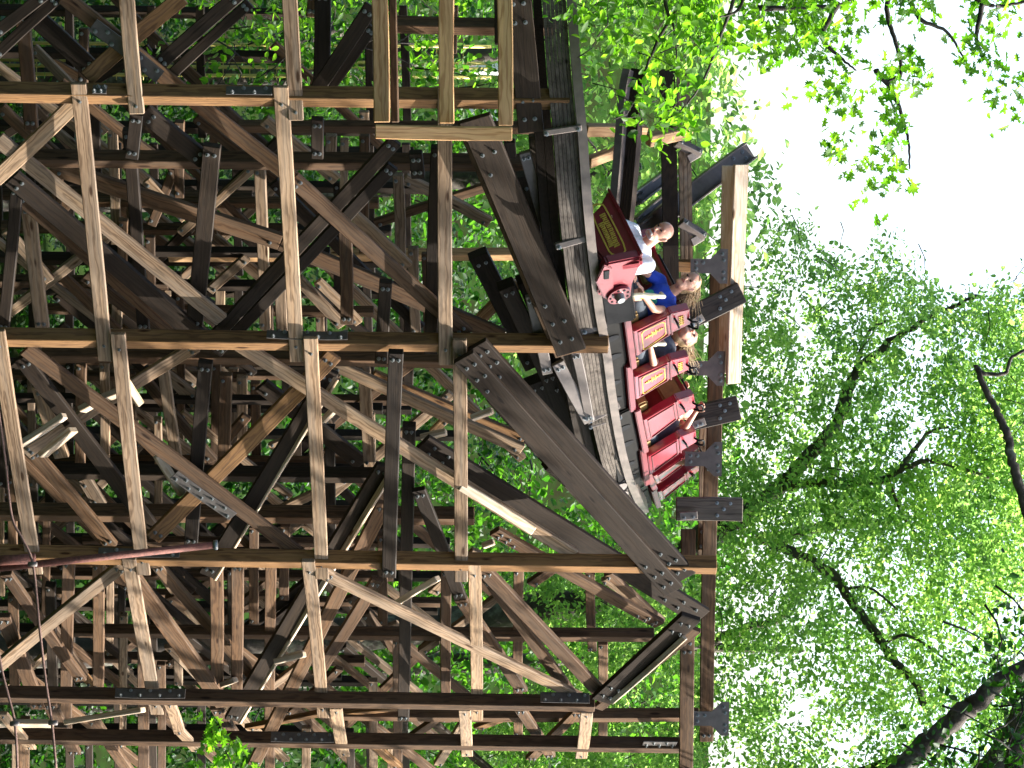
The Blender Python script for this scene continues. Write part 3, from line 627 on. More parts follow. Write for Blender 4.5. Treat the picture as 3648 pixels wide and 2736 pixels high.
def extr(bm, poly, ax, a, b):
    """extrude polygon [(p,q)] along axis ax between a and b"""
    def mk(p, q, h): v = [p, q]; v.insert(ax, h); return Vector(v)
    A_ = [bm.verts.new(mk(p, q, a)) for p, q in poly]; B_ = [bm.verts.new(mk(p, q, b)) for p, q in poly]
    bm.faces.new(A_); bm.faces.new(B_[::-1]); n = len(poly)
    for i in range(n): bm.faces.new((A_[i], B_[i], B_[(i+1) % n], A_[(i+1) % n]))
def ltube(name, parent, mw, paths, r, mat, seg=8):
    bm = bmesh.new()
    for pts in paths:
        pts = [Vector(p) for p in pts]; rings = []; n = len(pts)
        for i, p in enumerate(pts):
            d = (pts[min(i+1, n-1)]-pts[max(i-1, 0)]).normalized(); a = d.orthogonal().normalized(); b = d.cross(a)
            if rings:  # keep rings aligned
                a = (pa-d*pa.dot(d)).normalized(); b = d.cross(a)
            pa = a; rr = r*(pts[i].length*0+1) if not callable(r) else r(i/(n-1))
            rings.append([bm.verts.new(p+(a*math.cos(2*math.pi*k/seg)+b*math.sin(2*math.pi*k/seg))*rr) for k in range(seg)])
        for r0, r1 in zip(rings, rings[1:]):
            for k in range(seg): bm.faces.new((r0[k], r0[(k+1) % seg], r1[(k+1) % seg], r1[k]))
        bm.faces.new(rings[0][::-1]); bm.faces.new(rings[-1])
    bmesh.ops.recalc_face_normals(bm, faces=bm.faces[:])
    return mobj(name, bm, M[mat], parent, mw, True)
SIDE = [(-.27, 0), (.21, 0), (.25, .20), (.27, .355), (.285, .385), (.24, .565), (-.04, .565), (-.075, .385), (-.095, .355)]
def seat_row(i, label, wheels=False):
    mw = rowM(i); o = root('coaster_car', RP[i], label, 'coaster car', 'cars of the red train')
    bm = bmesh.new(); lbox(bm, (-.47, -.93, -.36), (.46, -.05, -.085)); bmesh.ops.bevel(bm, geom=bm.edges[:], offset=.015, segments=2, affect='EDGES')
    ch = mobj('chassis', bm, M['chassis'], o, mw)
    for f_ in (-.2, .15):
        bm = bmesh.new(); bmesh.ops.create_cone(bm, cap_ends=True, segments=20, radius1=.07, radius2=.07, depth=.012, matrix=Matrix.Translation((f_, -.048, -.22)) @ Matrix.Rotation(R(90), 4, 'X') @ Matrix.Diagonal((.7, 1.3, 1, 1)))
        mobj('lightening_hole', bm, M['black'], ch, mw)
    lpart('sill', o, mw, [((-.47, -.97, -.075), (.47, 0.012, -.012))], 'reddark', .008)
    for s, nm in ((0, 'side_panel'), (-.90, 'side_panel')):
        bm = bmesh.new(); extr(bm, SIDE, 1, s-.085, s); bmesh.ops.recalc_face_normals(bm, faces=bm.faces[:])
        bmesh.ops.bevel(bm, geom=bm.edges[:], offset=.008, segments=2, affect='EDGES'); sp_ = mobj(nm, bm, M['red'], o, mw)
        if s == 0:
            # raised mouldings and gilding
            def ribbon(name, loop, wdt, mat, h=.006, closed=True):
                bm = bmesh.new(); n = len(loop); rng_ = range(n if closed else n-1)
                for k in rng_:
                    a, b = Vector(loop[k]), Vector(loop[(k+1) % n]); d = (b-a).normalized(); q = Vector((-d.y, d.x))*wdt/2; a = a-d*wdt/2; b = b+d*wdt/2
                    hh = h+.0006*(k % 2)
                    pl = [a+q, b+q, b-q, a-q]; extr(bm, [(p.x, p.y) for p in pl], 1, -.002, hh)
                bmesh.ops.recalc_face_normals(bm, faces=bm.faces[:]); return mobj(name, bm, M[mat], sp_, mw)
            ribbon('moulding', [(-.215, .045), (.175, .045), (.235, .335), (-.08, .335)], .012, 'reddark', .010)
            ribbon('moulding', [(-.085, .37), (.275, .37)], .014, 'reddark', .012, False)
            if i <= 2: ribbon('gold_border', [(-.175, .075), (.125, .075), (.16, .10), (.195, .28), (.17, .31), (-.03, .31), (-.065, .285), (-.18, .10)], .008, 'gold')
            if i > 2: continue
            bm = bmesh.new(); rr = random.Random(5)
            for k in range(9):
                u_ = .12+.15*k/8; c_ = .40*(u_-.06); wq = (.02, .03, .018, .06, .035, .06, .018, .03, .02)[k]; extr(bm, [(c_-wq, u_-.005), (c_+wq, u_-.005), (c_+wq*.5, u_+.006), (c_-wq*.5, u_+.006)], 1, -.002, .0075)
            extr(bm, [(.012, .10), (.022, .10), (.096, .29), (.086, .29)], 1, -.002, .009)
            bmesh.ops.recalc_face_normals(bm, faces=bm.faces[:]); mobj('gold_scroll', bm, M['gold'], sp_, mw); bm = bmesh.new()
            for k in range(5):
                f_ = .03+.035*k; extr(bm, [(f_-.009, .45), (f_+.009, .45), (f_+.003, .50), (f_-.003, .50)], 1, -.002, .0075)
            extr(bm, [(.02, .472), (.18, .472), (.18, .479), (.02, .479)], 1, -.002, .0095)
            mobj('gold_crest', bm, M['gold'], sp_, mw)
    bm = bmesh.new(); extr(bm, [(-.24, 0), (-.15, 0), (.03, .36), (.03, .55), (-.035, .55), (-.06, .36)], 1, -.90, -.085); bmesh.ops.recalc_face_normals(bm, faces=bm.faces[:]); mobj('seat_back', bm, M['red'], o, mw)
    lpart('cushion', o, mw, [((-.10, -.50, .0), (.34, -.10, .11)), ((-.10, -.89, .0), (.34, -.52, .11)), ((.0, -.48, .30), (.05, -.11, .52)), ((.0, -.87, .30), (.05, -.53, .52))], 'tan', .02)
    def arc(p, q, r_, n=5): return [Vector(p).lerp(Vector(q), k/n) for k in range(n+1)]
    ltube('grab_handle', o, mw, [[(.18, .0, .41), (.16, .05, .42), (.08, .055, .43), (.03, .0, .44)], [(.08, .0, .54), (.08, .05, .57), (.06, .055, .61), (.0, .055, .62), (-.08, .05, .615), (-.10, .02, .58), (-.06, -.02, .53)],
                                 [(-.10, .02, .58), (-.12, -.45, .60), (-.10, -.86, .58), (-.06, -.88, .53)]], .011, 'black')
    if i in (1, 2): ltube('lap_bar', o, mw, [[(.80, -.06, -.02), (.66, -.07, .18), (.54, -.08, .30), (.46, -.10, .36), (.43, -.16, .35)], [(.74, -.10, -.02), (.60, -.11, .16), (.47, -.12, .28)]], .021, 'cream')
    if wheels:
        bm = bmesh.new()
        for f_ in (-.1, .12): bmesh.ops.create_cone(bm, cap_ends=True, segments=24, radius1=.10, radius2=.10, depth=.05, matrix=Matrix.Translation((f_-.4, -.05, -.36)) @ Matrix.Rotation(R(90), 4, 'X'))
        mobj('wheel', bm, M['steel'], o, mw, False)
        ltube('coupling_bar', o, mw, [[(-.62, -.12, -.2), (-.45, -.1, -.25), (-.3, -.08, -.33)], [(-.58, -.10, -.30), (-.4, -.06, -.18)]], .02, 'steel')
    return o
seat_row(1, 'red car with gilded side panel directly behind the woman in the blue shirt')
seat_row(2, 'red car with pale glare on its side panel, behind the rider with blown back hair', True)
seat_row(3, 'third red seat car from the front, in full sun in front of the raised hands')
seat_row(4, 'red car bearing the rider whose arms are raised', True)
seat_row(5, 'narrow looking red car, second from the end of the train')
seat_row(6, 'last visible red car where the track bends out of sight', True)

# lead car
m0 = rowM(0); F0, L0_, U0_ = [Vector(m0.col[k][:3]) for k in range(3)]
lead = root('coaster_car', RP[0], 'lead car of the train with a flared red nose and gold lettering, bald man aboard', 'coaster car', 'cars of the red train')
Bc = P(2289, 915, 22.5)
def slab(name, parent, px, p0, n, back, thick, mat, bev=.012, lift=0):
    pts = [hit(x, y, p0, n)+n*lift for x, y in px]; bm = bmesh.new(); f = frame(L0_, n)
    A_ = [bm.verts.new(p) for p in pts]; B_ = [bm.verts.new(p-n*thick) for p in pts]; bm.faces.new(A_); bm.faces.new(B_[::-1]); k = len(pts)
    for i in range(k): bm.faces.new((A_[i], B_[i], B_[(i+1) % k], A_[(i+1) % k]))
    bmesh.ops.recalc_face_normals(bm, faces=bm.faces[:])
    if bev: bmesh.ops.bevel(bm, geom=bm.edges[:], offset=bev, segments=2, affect='EDGES')
    c = sum(pts, Vector())/k; mw = Matrix.Translation(c); bm.transform(mw.inverted())
    return mobj(name, bm, M[mat], parent, mw)
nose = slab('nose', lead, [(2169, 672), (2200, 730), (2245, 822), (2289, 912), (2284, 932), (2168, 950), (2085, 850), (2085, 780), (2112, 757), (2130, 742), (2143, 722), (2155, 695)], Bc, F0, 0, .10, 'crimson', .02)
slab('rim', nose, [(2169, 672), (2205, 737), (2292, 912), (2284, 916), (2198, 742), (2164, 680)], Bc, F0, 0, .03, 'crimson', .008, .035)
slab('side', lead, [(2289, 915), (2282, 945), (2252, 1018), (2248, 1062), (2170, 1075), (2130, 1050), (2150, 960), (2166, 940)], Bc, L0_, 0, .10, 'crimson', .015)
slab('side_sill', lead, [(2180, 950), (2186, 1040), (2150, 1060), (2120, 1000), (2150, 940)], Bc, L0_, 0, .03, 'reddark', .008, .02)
slab('side_vent', lead, [(2168, 955), (2166, 985), (2148, 988), (2148, 958)], Bc, L0_, 0, .02, 'black', .004, .03)
slab('floor_pan', lead, [(2235, 770), (2250, 1040), (2140, 1060), (2110, 800)], Bc-F0*.55, F0, 0, .5, 'black', .02)
# gold border ribbon
def goldline(px, wd, lift, name='gold_border', closed=True):
    bm = bmesh.new(); n = len(px)
    for k in range(n if closed else n-1):
        a = hit(*px[k], Bc, F0); b = hit(*px[(k+1) % n], Bc, F0); d = (b-a).normalized(); q = d.cross(F0)*wd/2; a = a-d*wd*.4; b = b+d*wd*.4; l2 = lift+.0005*(k % 2)
        v = [bm.verts.new(p+F0*h) for h in (l2, -.002) for p in (a+q, b+q, b-q, a-q)]
        bm.faces.new(v[:4]); bm.faces.new(v[4:][::-1])
        for j in range(4): bm.faces.new((v[j], v[4+j], v[4+(j+1) % 4], v[(j+1) % 4]))
    bmesh.ops.recalc_face_normals(bm, faces=bm.faces[:])
    return mobj(name, bm, M['gold'], nose)
goldline([(2114, 733), (2126, 727), (2148, 730), (2156, 741), (2190, 805), (2221, 868), (2228, 892), (2220, 908), (2202, 911), (2180, 906), (2170, 896), (2145, 845), (2118, 785), (2110, 760)], .014, .006)
# two lines of gilt lettering, too blurred in the picture to be read: upright and cross strokes
rr = random.Random(11); bm = bmesh.new()
ax_ = Vector((60, 128)).normalized(); pv = Vector((-ax_.y, ax_.x))*-1      # along the words, and towards their top
def stroke(c, a, b, wd):
    p = c+ax_*a[0]+pv*a[1]; q = c+ax_*b[0]+pv*b[1]; pa = hit(p.x, p.y, Bc, F0); pb = hit(q.x, q.y, Bc, F0); d = (pb-pa).normalized(); s = d.cross(F0)*wd/2
    v = [bm.verts.new(t+F0*h) for h in (.008, -.002) for t in (pa+s, pb+s, pb-s, pa-s)]
    bm.faces.new(v[:4]); bm.faces.new(v[4:][::-1])
    for j in range(4): bm.faces.new((v[j], v[4+j], v[4+(j+1) % 4], v[(j+1) % 4]))
for row, (c0, n, step) in enumerate([(Vector((2146, 765)), 9, 14.5), (Vector((2146, 795)), 7, 13.5)]):
    for k in range(n):
        hgt = 22 if k in (0, n-1) else 17; c = c0+ax_*(k*step) + pv*(0 if row else 4*math.sin(k/(n-1)*3.14))
        if row: c = c - pv*4
        for t in (0, 7): stroke(c, (t, -hgt*.5), (t+rr.uniform(-1, 1), hgt*.5), .010)
        stroke(c, (-1, rr.choice((-hgt*.4, hgt*.4, 0))), (8, rr.choice((-hgt*.4, hgt*.4, 2))), .010)
bmesh.ops.recalc_face_normals(bm, faces=bm.faces[:]); mobj('gold_lettering', bm, M['gold'], nose)
# wheel carrier plate with hub
cpos = hit(2200, 1042, Bc, L0_)+L0_*.03; fm = frame(F0, L0_).to_4x4(); fm.translation = cpos
bm = bmesh.new(); bmesh.ops.create_cone(bm, cap_ends=True, segments=32, radius1=.115, radius2=.11, depth=.03); wc = mobj('wheel_carrier', bm, M['reddark'], lead, fm)
bm = bmesh.new(); bmesh.ops.create_cone(bm, cap_ends=True, segments=24, radius1=.05, radius2=.035, depth=.06, matrix=Matrix.Translation((0, 0, .04))); mobj('hub', bm, M['bolt'], wc, fm)
bm = bmesh.new()
for k in range(9): bmesh.ops.create_cone(bm, cap_ends=True, segments=10, radius1=.012, radius2=.012, depth=.006, matrix=Matrix.Rotation(k*.7, 4, 'Z') @ Matrix.Translation((.085, 0, .017)))
mobj('holes', bm, M['black'], wc, fm)

# ------------------------------------------------------------------ riders
def blobmesh(caps, voxel, ell=(), smooth=6):
    """capsules (p, q, r0, r1) and ellipsoids (centre, matrix) fused into one skin"""
    bm = bmesh.new()
    for p, q, r0, r1 in caps:
        p, q = Vector(p), Vector(q); d = q-p; Lh = max(d.length, 1e-4)
        rot = d.to_track_quat('Z', 'Y').to_matrix().to_4x4(); rot.translation = (p+q)/2
        bmesh.ops.create_cone(bm, cap_ends=True, segments=20, radius1=r0, radius2=r1, depth=Lh, matrix=rot)
        for c, r_ in ((p, r0), (q, r1)): bmesh.ops.create_uvsphere(bm, u_segments=18, v_segments=12, radius=r_, matrix=Matrix.Translation(c))
    for mt in ell: bmesh.ops.create_uvsphere(bm, u_segments=28, v_segments=18, radius=1, matrix=mt)
    me = bpy.data.meshes.new('t'); bm.to_mesh(me); bm.free()
    o = bpy.data.objects.new('t', me); C.objects.link(o)
    r_ = o.modifiers.new('r', 'REMESH'); r_.mode = 'VOXEL'; r_.voxel_size = voxel
    s_ = o.modifiers.new('s', 'SMOOTH'); s_.iterations = smooth; s_.factor = .5
    dg = bpy.context.evaluated_depsgraph_get(); dg.update(); out = bpy.data.meshes.new_from_object(o.evaluated_get(dg))
    bpy.data.objects.remove(o); bpy.data.meshes.remove(me)
    return out
def E_(c, f, u, sx, sy, sz):
    """ellipsoid matrix: forward f, up u"""
    f = f.normalized(); u = (u-f*u.dot(f)).normalized(); l = u.cross(f)
    m = Matrix((f*sx, l*sy, u*sz)).transposed().to_4x4(); m.translation = c; return m
def rider(i, label, hips, chest, neck, head, fdir, udir, sh, arms, knees, shirt, bottoms, hairfn=None, sleeve=.5, beard=False, build=1.0):
    mw = rowM(i); V = Vector
    o = root('person', mw @ V(hips), label, 'person')
    f = V(fdir).normalized(); u = V(udir); u = (u-f*u.dot(f)).normalized(); l = u.cross(f); hd = V(head); k = build
    def H(a, b, c): return hd+f*a+l*b+u*c
    ell = [E_(H(-.005, 0, .02), f, u, .096, .076, .105), E_(H(.025, 0, -.055), f, u, .066, .058, .065), E_(H(.0, .0, .05), f, u, .098, .075, .078)]
    caps = [(H(.085, 0, .02), H(.108, 0, -.022), .010, .017), (H(.06, -.02, -.085), H(.06, .02, -.085), .026, .026),
            (H(.078, -.035, .035), H(.078, .035, .035), .016, .016), (H(.0, .074, -.02), H(-.01, .082, .015), .012, .018), (H(.0, -.074, -.02), H(-.01, -.082, .015), .012, .018),
            (H(.082, -.016, -.055), H(.082, .016, -.055), .012, .012),
            (V(neck), H(-.02, 0, -.05), .055*k, .052*k), (V(chest), V(neck), .11*k, .056*k)]
    c = V(chest); hp = V(hips)
    sL, sR = V(sh[0]), V(sh[1])
    caps += [(c+(sL-c)*.5, sL, .075*k, .055*k), (c+(sR-c)*.5, sR, .075*k, .055*k), (hp, c, .135*k, .14*k), (c, (sL+sR)/2, .13*k, .08*k)]
    for (s, e, w_, dirs) in ((sL, V(arms[0][0]), V(arms[0][1]), V(arms[0][2])), (sR, V(arms[1][0]), V(arms[1][1]), V(arms[1][2]))):
        caps += [(s, e, .050*k, .038*k), (e, w_, .038*k, .026*k)]
        d = dirs.normalized(); side = d.cross(V((0, 0, 1)) if abs(d.z) < .8 else V((0, 1, 0))).normalized(); up_ = side.cross(d)
        pc = w_+d*.05; caps += [(w_, pc, .026, .030), (pc-side*.018, pc+side*.018+d*.01, .022, .022)]
        for q, ln in ((-.030, .058), (-.010, .070), (.010, .066), (.030, .050)):
            b0 = pc+d*.028+side*q; b1 = b0+d*ln*.55+side*q*.15; b2 = b1+(d*.6-up_*.8)*ln*.5; caps += [(b0, b1, .0095, .0085), (b1, b2, .0085, .0075)]
        th = w_+d*.03-side*.026; caps += [(th, th+(d-side*.9)*.032, .011, .0095), (th+(d-side*.9)*.032, th+(d*1.6-side*1.1)*.035, .0095, .008)]
    for kk, s in zip(knees, (1, -1)):
        kk = V(kk); caps += [(hp+V((0, s*.08, 0)), kk, .088*k, .062*k), (kk, kk+V((.06, 0, -.20)), .058*k, .045*k)]
    body = mobj('body', blobmesh(caps, .0065, ell), M['skin'], o, mw, True)
    # shirt over the torso, sleeves over the upper arms
    g = .010; sc = [(hp+V((0, 0, .02)), c, .142*k+g, .146*k+g), (c, (sL+sR)/2, .135*k+g, .083*k+g), (c+(sL-c)*.5, sL, .08*k+g, .058*k+g), (c+(sR-c)*.5, sR, .08*k+g, .058*k+g)]
    for s, a in ((sL, arms[0]), (sR, arms[1])): sc.append((s, s.lerp(V(a[0]), sleeve), .058*k+g, .052*k+g))
    mobj('shirt', blobmesh(sc, .011, (), 3), M[shirt], o, mw, True)
    tr = []
    for kk, s in zip(knees, (1, -1)): kk = V(kk); tr.append((hp+V((0, s*.08, 0)), hp.lerp(kk, .9)+V((0, s*.01, 0)), .100*k, .074*k))
    tr.append((hp+V((0, -.07, -.02)), hp+V((0, .07, -.02)), .13*k, .13*k))
    mobj('trousers', blobmesh(tr, .014, (), 3), M[bottoms], o, mw, True)
    bm = bmesh.new()
    for s in (-1, 1): bmesh.ops.create_uvsphere(bm, u_segments=12, v_segments=8, radius=1, matrix=E_(H(.087, s*.032, .012), f, u, .008, .016, .008))
    mobj('eyes', bm, M['eye'], o, mw, True)
    bm = bmesh.new(); bmesh.ops.create_uvsphere(bm, u_segments=14, v_segments=8, radius=1, matrix=E_(H(.092, 0, -.052), f, u, .006, .026, .009)); mobj('mouth', bm, M['lips'], o, mw, True)
    if beard: mobj('beard', blobmesh([(H(.052, -.03, -.098), H(.052, .03, -.098), .026, .026), (H(.086, -.022, -.080), H(.086, .022, -.080), .013, .013), (H(.094, -.02, -.04), H(.094, .02, -.04), .007, .007)], .006), M['beard'], o, mw, True)
    if hairfn:
        bm = bmesh.new(); cap = [(H(-.02, 0, .05), H(-.045, 0, .02), .088, .088), (H(-.05, 0, -.01), H(-.06, 0, -.05), .075, .065), (H(.03, -.03, .095), H(.03, .03, .095), .034, .034)]
        mobj('hair', blobmesh(cap, .009), M['blonde'], o, mw, True)
        rr = random.Random(i); paths = []
        for q in range(280):
            a = rr.uniform(-1, 1); t = rr.uniform(-1, 1); st = H(-.05+rr.uniform(-.03, .03), a*.07, .05+t*.06); dr = V(hairfn)+V((rr.uniform(-.16, .16), rr.uniform(-.2, .2), rr.uniform(-.2, .2)))
            ln = rr.uniform(.08, .25); cv = V((rr.uniform(-.1, .1), rr.uniform(-.1, .1), rr.uniform(-.16, .04)))
            paths.append([st+dr*ln*z+cv*z*z for z in (0, .25, .5, .75, 1)])
        ltube('loose_hair', o, mw, paths, lambda z: .0048*(1-z)+.0008, 'blonde', 5)
    return o, mw
# bald man in the lead car
rider(0, 'bald man with a grey goatee in a white shirt, in the lead car', (.12, -.28, -.10), (.24, -.27, .12), (.30, -.28, .25), (.37, -.29, .41), (1, .05, -.12), (.1, .0, 1), ((.24, -.10, .20), (.30, -.47, .20)),
      (((.42, -.02, .0), (.62, -.10, .02), (1, -.3, .1)), ((.50, -.52, .02), (.66, -.40, .02), (1, .3, .1))), ((.55, -.18, -.05), (.55, -.38, -.05)), 'white', 'shorts', None, .75, True, 1.12)
# woman in blue
o, mw = rider(1, 'woman with blond hair in a blue shirt with a green print, gripping the lap bar', (.02, -.28, .12), (.12, -.28, .38), (.18, -.28, .51), (.25, -.27, .655), (1, .10, .05), (-.05, -.05, 1), ((.10, -.12, .44), (.16, -.45, .44)),
      (((.36, -.07, .24), (.60, -.14, .16), (1, -.2, 0)), ((.42, -.50, .26), (.64, -.40, .18), (1, .3, 0))), ((.52, -.18, .14), (.52, -.38, .14)), 'blue', 'shorts', (-1, .35, -.35), .42, False, .95)
bm = bmesh.new(); rr = random.Random(2)
bmesh.ops.create_uvsphere(bm, u_segments=20, v_segments=12, radius=1, matrix=E_(Vector((.235, -.27, .26)), Vector((1, .1, .1)), Vector((0, 0, 1)), .035, .085, .105)); mobj('shirt_print', bm, M['green'], o, mw, True)
ltube('wrist_band', o, mw, [[(.565, -.13, .168), (.585, -.135, .162)]], .036, 'neon', 12)
rider(2, 'woman with long fair hair blown back in a dark grey shirt, head thrown up', (.02, -.28, .12), (.08, -.28, .38), (.10, -.28, .51), (.14, -.27, .64), (.55, .15, .8), (-.8, .1, .5), ((.05, -.12, .44), (.10, -.45, .44)),
      (((.26, -.05, .22), (.48, -.12, .22), (1, -.2, 0)), ((.34, -.50, .26), (.55, -.40, .24), (1, .3, 0))), ((.50, -.18, .14), (.50, -.38, .14)), 'grey', 'shorts', (-1, .5, .05), .45, False, .98)
rider(4, 'rider with both arms thrown up over the next seat, face hidden', (.02, -.28, .12), (.08, -.28, .34), (.12, -.28, .46), (.18, -.28, .56), (1, .1, .1), (0, 0, 1), ((.08, -.12, .42), (.12, -.44, .42)),
      (((.28, -.08, .50), (.42, -.12, .64), (.6, 0, .7)), ((.26, -.46, .50), (.38, -.42, .62), (.6, 0, .7))), ((.48, -.18, .14), (.48, -.38, .14)), 'grey', 'shorts', None, .4, False, .95)

# ------------------------------------------------------------------ trees
def inpoly(px, py, poly):
    ins = np.zeros(len(px), bool); n = len(poly)
    for i in range(n):
        x0, y0 = poly[i]; x1, y1 = poly[(i+1) % n]
        c = ((y0 > py) != (y1 > py)) & (px < (x1-x0)*(py-y0)/((y1-y0)+1e-9)+x0); ins ^= c
    return ins
_f, _r, _u, _c = (np.array(v) for v in (fd, rd, ud, CAM))
def PN(x, y, Z):
    dx, dy = x-1824, y-1368; up = (dx*cs+dy*sn)/F_PX; rt = (-dx*sn+dy*cs)/F_PX
    return _c+(_f+rt[:, None]*_r+up[:, None]*_u)*Z[:, None]
def leafmesh(name, pos, size, mat, parent, seed=0, droop=.3, tilt=1.0, shape=((.32, .30), (.62, .24))):
    g = np.random.default_rng(seed); n = len(pos)
    nr = g.normal(size=(n, 3)); nr[:, 2] = np.abs(nr[:, 2])+.35*tilt; nr /= np.linalg.norm(nr, axis=1)[:, None]
    a = g.normal(size=(n, 3)); a[:, 2] -= droop; a -= nr*(a*nr).sum(1)[:, None]; a /= np.linalg.norm(a, axis=1)[:, None]
    b = np.cross(nr, a); s = size*g.uniform(.6, 1.3, n)[:, None]; wdt = g.uniform(.75, 1.15, n)[:, None]
    fold = g.uniform(.05, .3, n)[:, None]
    def pt(x, y, z): return pos+a*s*x+b*s*y*wdt+nr*s*z
    h = len(shape); nv = 2+2*h
    up_ = [pt(x, y, 0)+nr*s*fold*y*1.3 for x, y in shape]; dn = [pt(x, -y, 0)+nr*s*fold*y*1.3 for x, y in shape[::-1]]
    V = np.stack([pt(0, 0, 0)]+up_+[pt(1, 0, 0)-nr*s*fold*.5]+dn, 1).reshape(-1, 3)
    me = bpy.data.meshes.new(name); me.vertices.add(n*nv); me.vertices.foreach_set('co', V.astype(np.float32).ravel())
    loop = list(range(0, h+2))+[0, h+1]+list(range(h+2, nv)); L = h+2
    idx = (np.arange(n)*nv)[:, None]+np.array(loop); me.loops.add(n*2*L); me.loops.foreach_set('vertex_index', idx.ravel().astype(np.int32))
    me.polygons.add(n*2); me.polygons.foreach_set('loop_start', (np.arange(n*2)*L).astype(np.int32)); me.polygons.foreach_set('loop_total', np.full(n*2, L, np.int32))
    me.update(); me.validate()
    return mobj(name, me, M[mat], parent)
OVAL = ((.12, .17), (.36, .29), (.66, .24), (.88, .10)); LOBED = ((.10, .26), (.30, .17), (.38, .50), (.52, .20), (.78, .33), (.74, .10))
def clumps(centres, n_per, rad, seed, flat=.6, nd=8):
    """each bunch: leaves set along a few short drooping twigs that radiate from its centre"""
    g = np.random.default_rng(seed); k = len(centres)
    dr = g.normal(size=(k, nd, 3))*np.array([1, 1, flat]); dr /= np.linalg.norm(dr, axis=2)[:, :, None]; dr *= g.uniform(.5, 1.5, (k, nd))[:, :, None]*rad
    w_ = g.integers(0, nd, (k, n_per)); d = np.take_along_axis(dr, w_[:, :, None], 1); t = g.uniform(.1, 1, (k, n_per))[:, :, None]
    p = centres[:, None, :]+d*t+g.normal(size=(k, n_per, 3))*rad*.13
    p[:, :, 2] -= .3*rad*t[:, :, 0]**2
    return p.reshape(-1, 3)
def region(poly, z0, z1, dens, seed, holes=()):
    """clump centres inside a picture outline swept through a depth range; dens per square metre at mid depth"""
    g = np.random.default_rng(seed); xs = [p[0] for p in poly]; ys = [p[1] for p in poly]; zm = (z0+z1)/2; pm = F_PX/zm
    n = int((max(xs)-min(xs))*(max(ys)-min(ys))/pm/pm*dens)
    x = g.uniform(min(xs), max(xs), n); y = g.uniform(min(ys), max(ys), n); z = g.uniform(z0, z1, n)
    k = inpoly(x, y, poly)
    for hx, hy, hr in holes: k &= (x-hx)**2+(y-hy)**2 > (hr*g.uniform(.7, 1.2, n))**2
    return PN(x[k], y[k], z[k])
def limb(name, parent, pts, r0, r1, mat='bark', Z=None):
    p = [P(*k) for k in interp(pts, max(8, len(pts)*6))]; n = len(p); g = random.Random(len(pts)*31+int(pts[0][0]))
    p = [q+Vector((g.uniform(-1, 1), g.uniform(-1, 1), g.uniform(-1, 1)))*r0*.22 for q in p]
    return tube(name, parent, p, r0, mat, 9, [r0+(r1-r0)*(i/(n-1)) for i in range(n)])
def twigs(parent, cents, n, seed, r=.012, ln=1.0, name='twig'):
    g = random.Random(seed)
    for i in [g.randrange(len(cents)) for _ in range(min(n, 60))]:
        c = Vector(cents[i]); d = Vector((g.uniform(-1, 1), g.uniform(-1, 1), g.uniform(-1.2, .2))).normalized(); q = c+d*ln
        mid = (c+q)/2+Vector((g.uniform(-.1, .1), g.uniform(-.1, .1), g.uniform(-.05, .15)))*ln
        ltube(name, parent, Matrix.Identity(4), [[q, (q+mid)/2+Vector((0, 0, .04)), mid, (mid+c)/2-Vector((0, 0, .03)), c]], lambda z: r*(1.25-z), 'twig', 5)
def tree(label, base, group=None, name='maple_tree', cat='tree'): return root(name, base, label, cat, group)
def ground_at(v): return Vector((v.x, v.y, 0))

# A: tall maple right of the sky gap
holes = [(2803, 1121, 60), (2960, 1290, 62), (3180, 1430, 45), (2820, 1530, 45), (2900, 1060, 50), (3130, 1210, 45), (2730, 1690, 40), (3290, 1180, 50), (3420, 1260, 45), (2990, 1120, 30)]
t = tree('tall sunlit maple whose forked limb slants up beside the bright sky', ground_at(P(1800, 2300, 37)), 'leafy trees around the coaster')
ca = region([(2560, 1540), (2640, 1010), (2695, 900), (2740, 860), (2790, 800), (2880, 830), (2930, 905), (3010, 915), (3060, 940), (3120, 900), (3210, 925), (3260, 1000), (3330, 1060), (3430, 1100), (3520, 1070), (3620, 1030), (3950, 1050), (3950, 1800), (2560, 1850)], 35, 39, 23, 1, holes)
limb('trunk', t, [(-600, 2330, 37), (600, 2290, 37), (1700, 2210, 37), (2200, 2090, 37), (2560, 1890, 37), (2640, 1830, 37)], .30, .16)
limb('limb', t, [(2640, 1832, 37), (2790, 1720, 37), (2900, 1600, 37), (2985, 1500, 37), (3035, 1360, 37), (3130, 1250, 36.8), (3230, 1180, 36.7), (3360, 1105, 36.6), (3480, 1050, 36.5)], .13, .02)
limb('limb', t, [(2985, 1490, 37), (3010, 1390, 37.2), (3050, 1310, 37.3), (3070, 1240, 37.4), (3100, 1180, 37.5), (3160, 1140, 37.6)], .06, .015)
limb('limb', t, [(2770, 1735, 37), (2900, 1720, 36.6), (3050, 1725, 36.3), (3140, 1710, 36.2), (3220, 1670, 36), (3300, 1640, 36), (3400, 1660, 36), (3520, 1700, 36)], .075, .02)
limb('limb', t, [(3200, 1675, 36), (3260, 1600, 36.2), (3310, 1540, 36.4), (3380, 1520, 36.5)], .045, .015)
twigs(t, ca, 110, 3, .007, .9); leafmesh('crown', clumps(ca, 70, .46, 11), .088, 'leaf_far', t, 21)
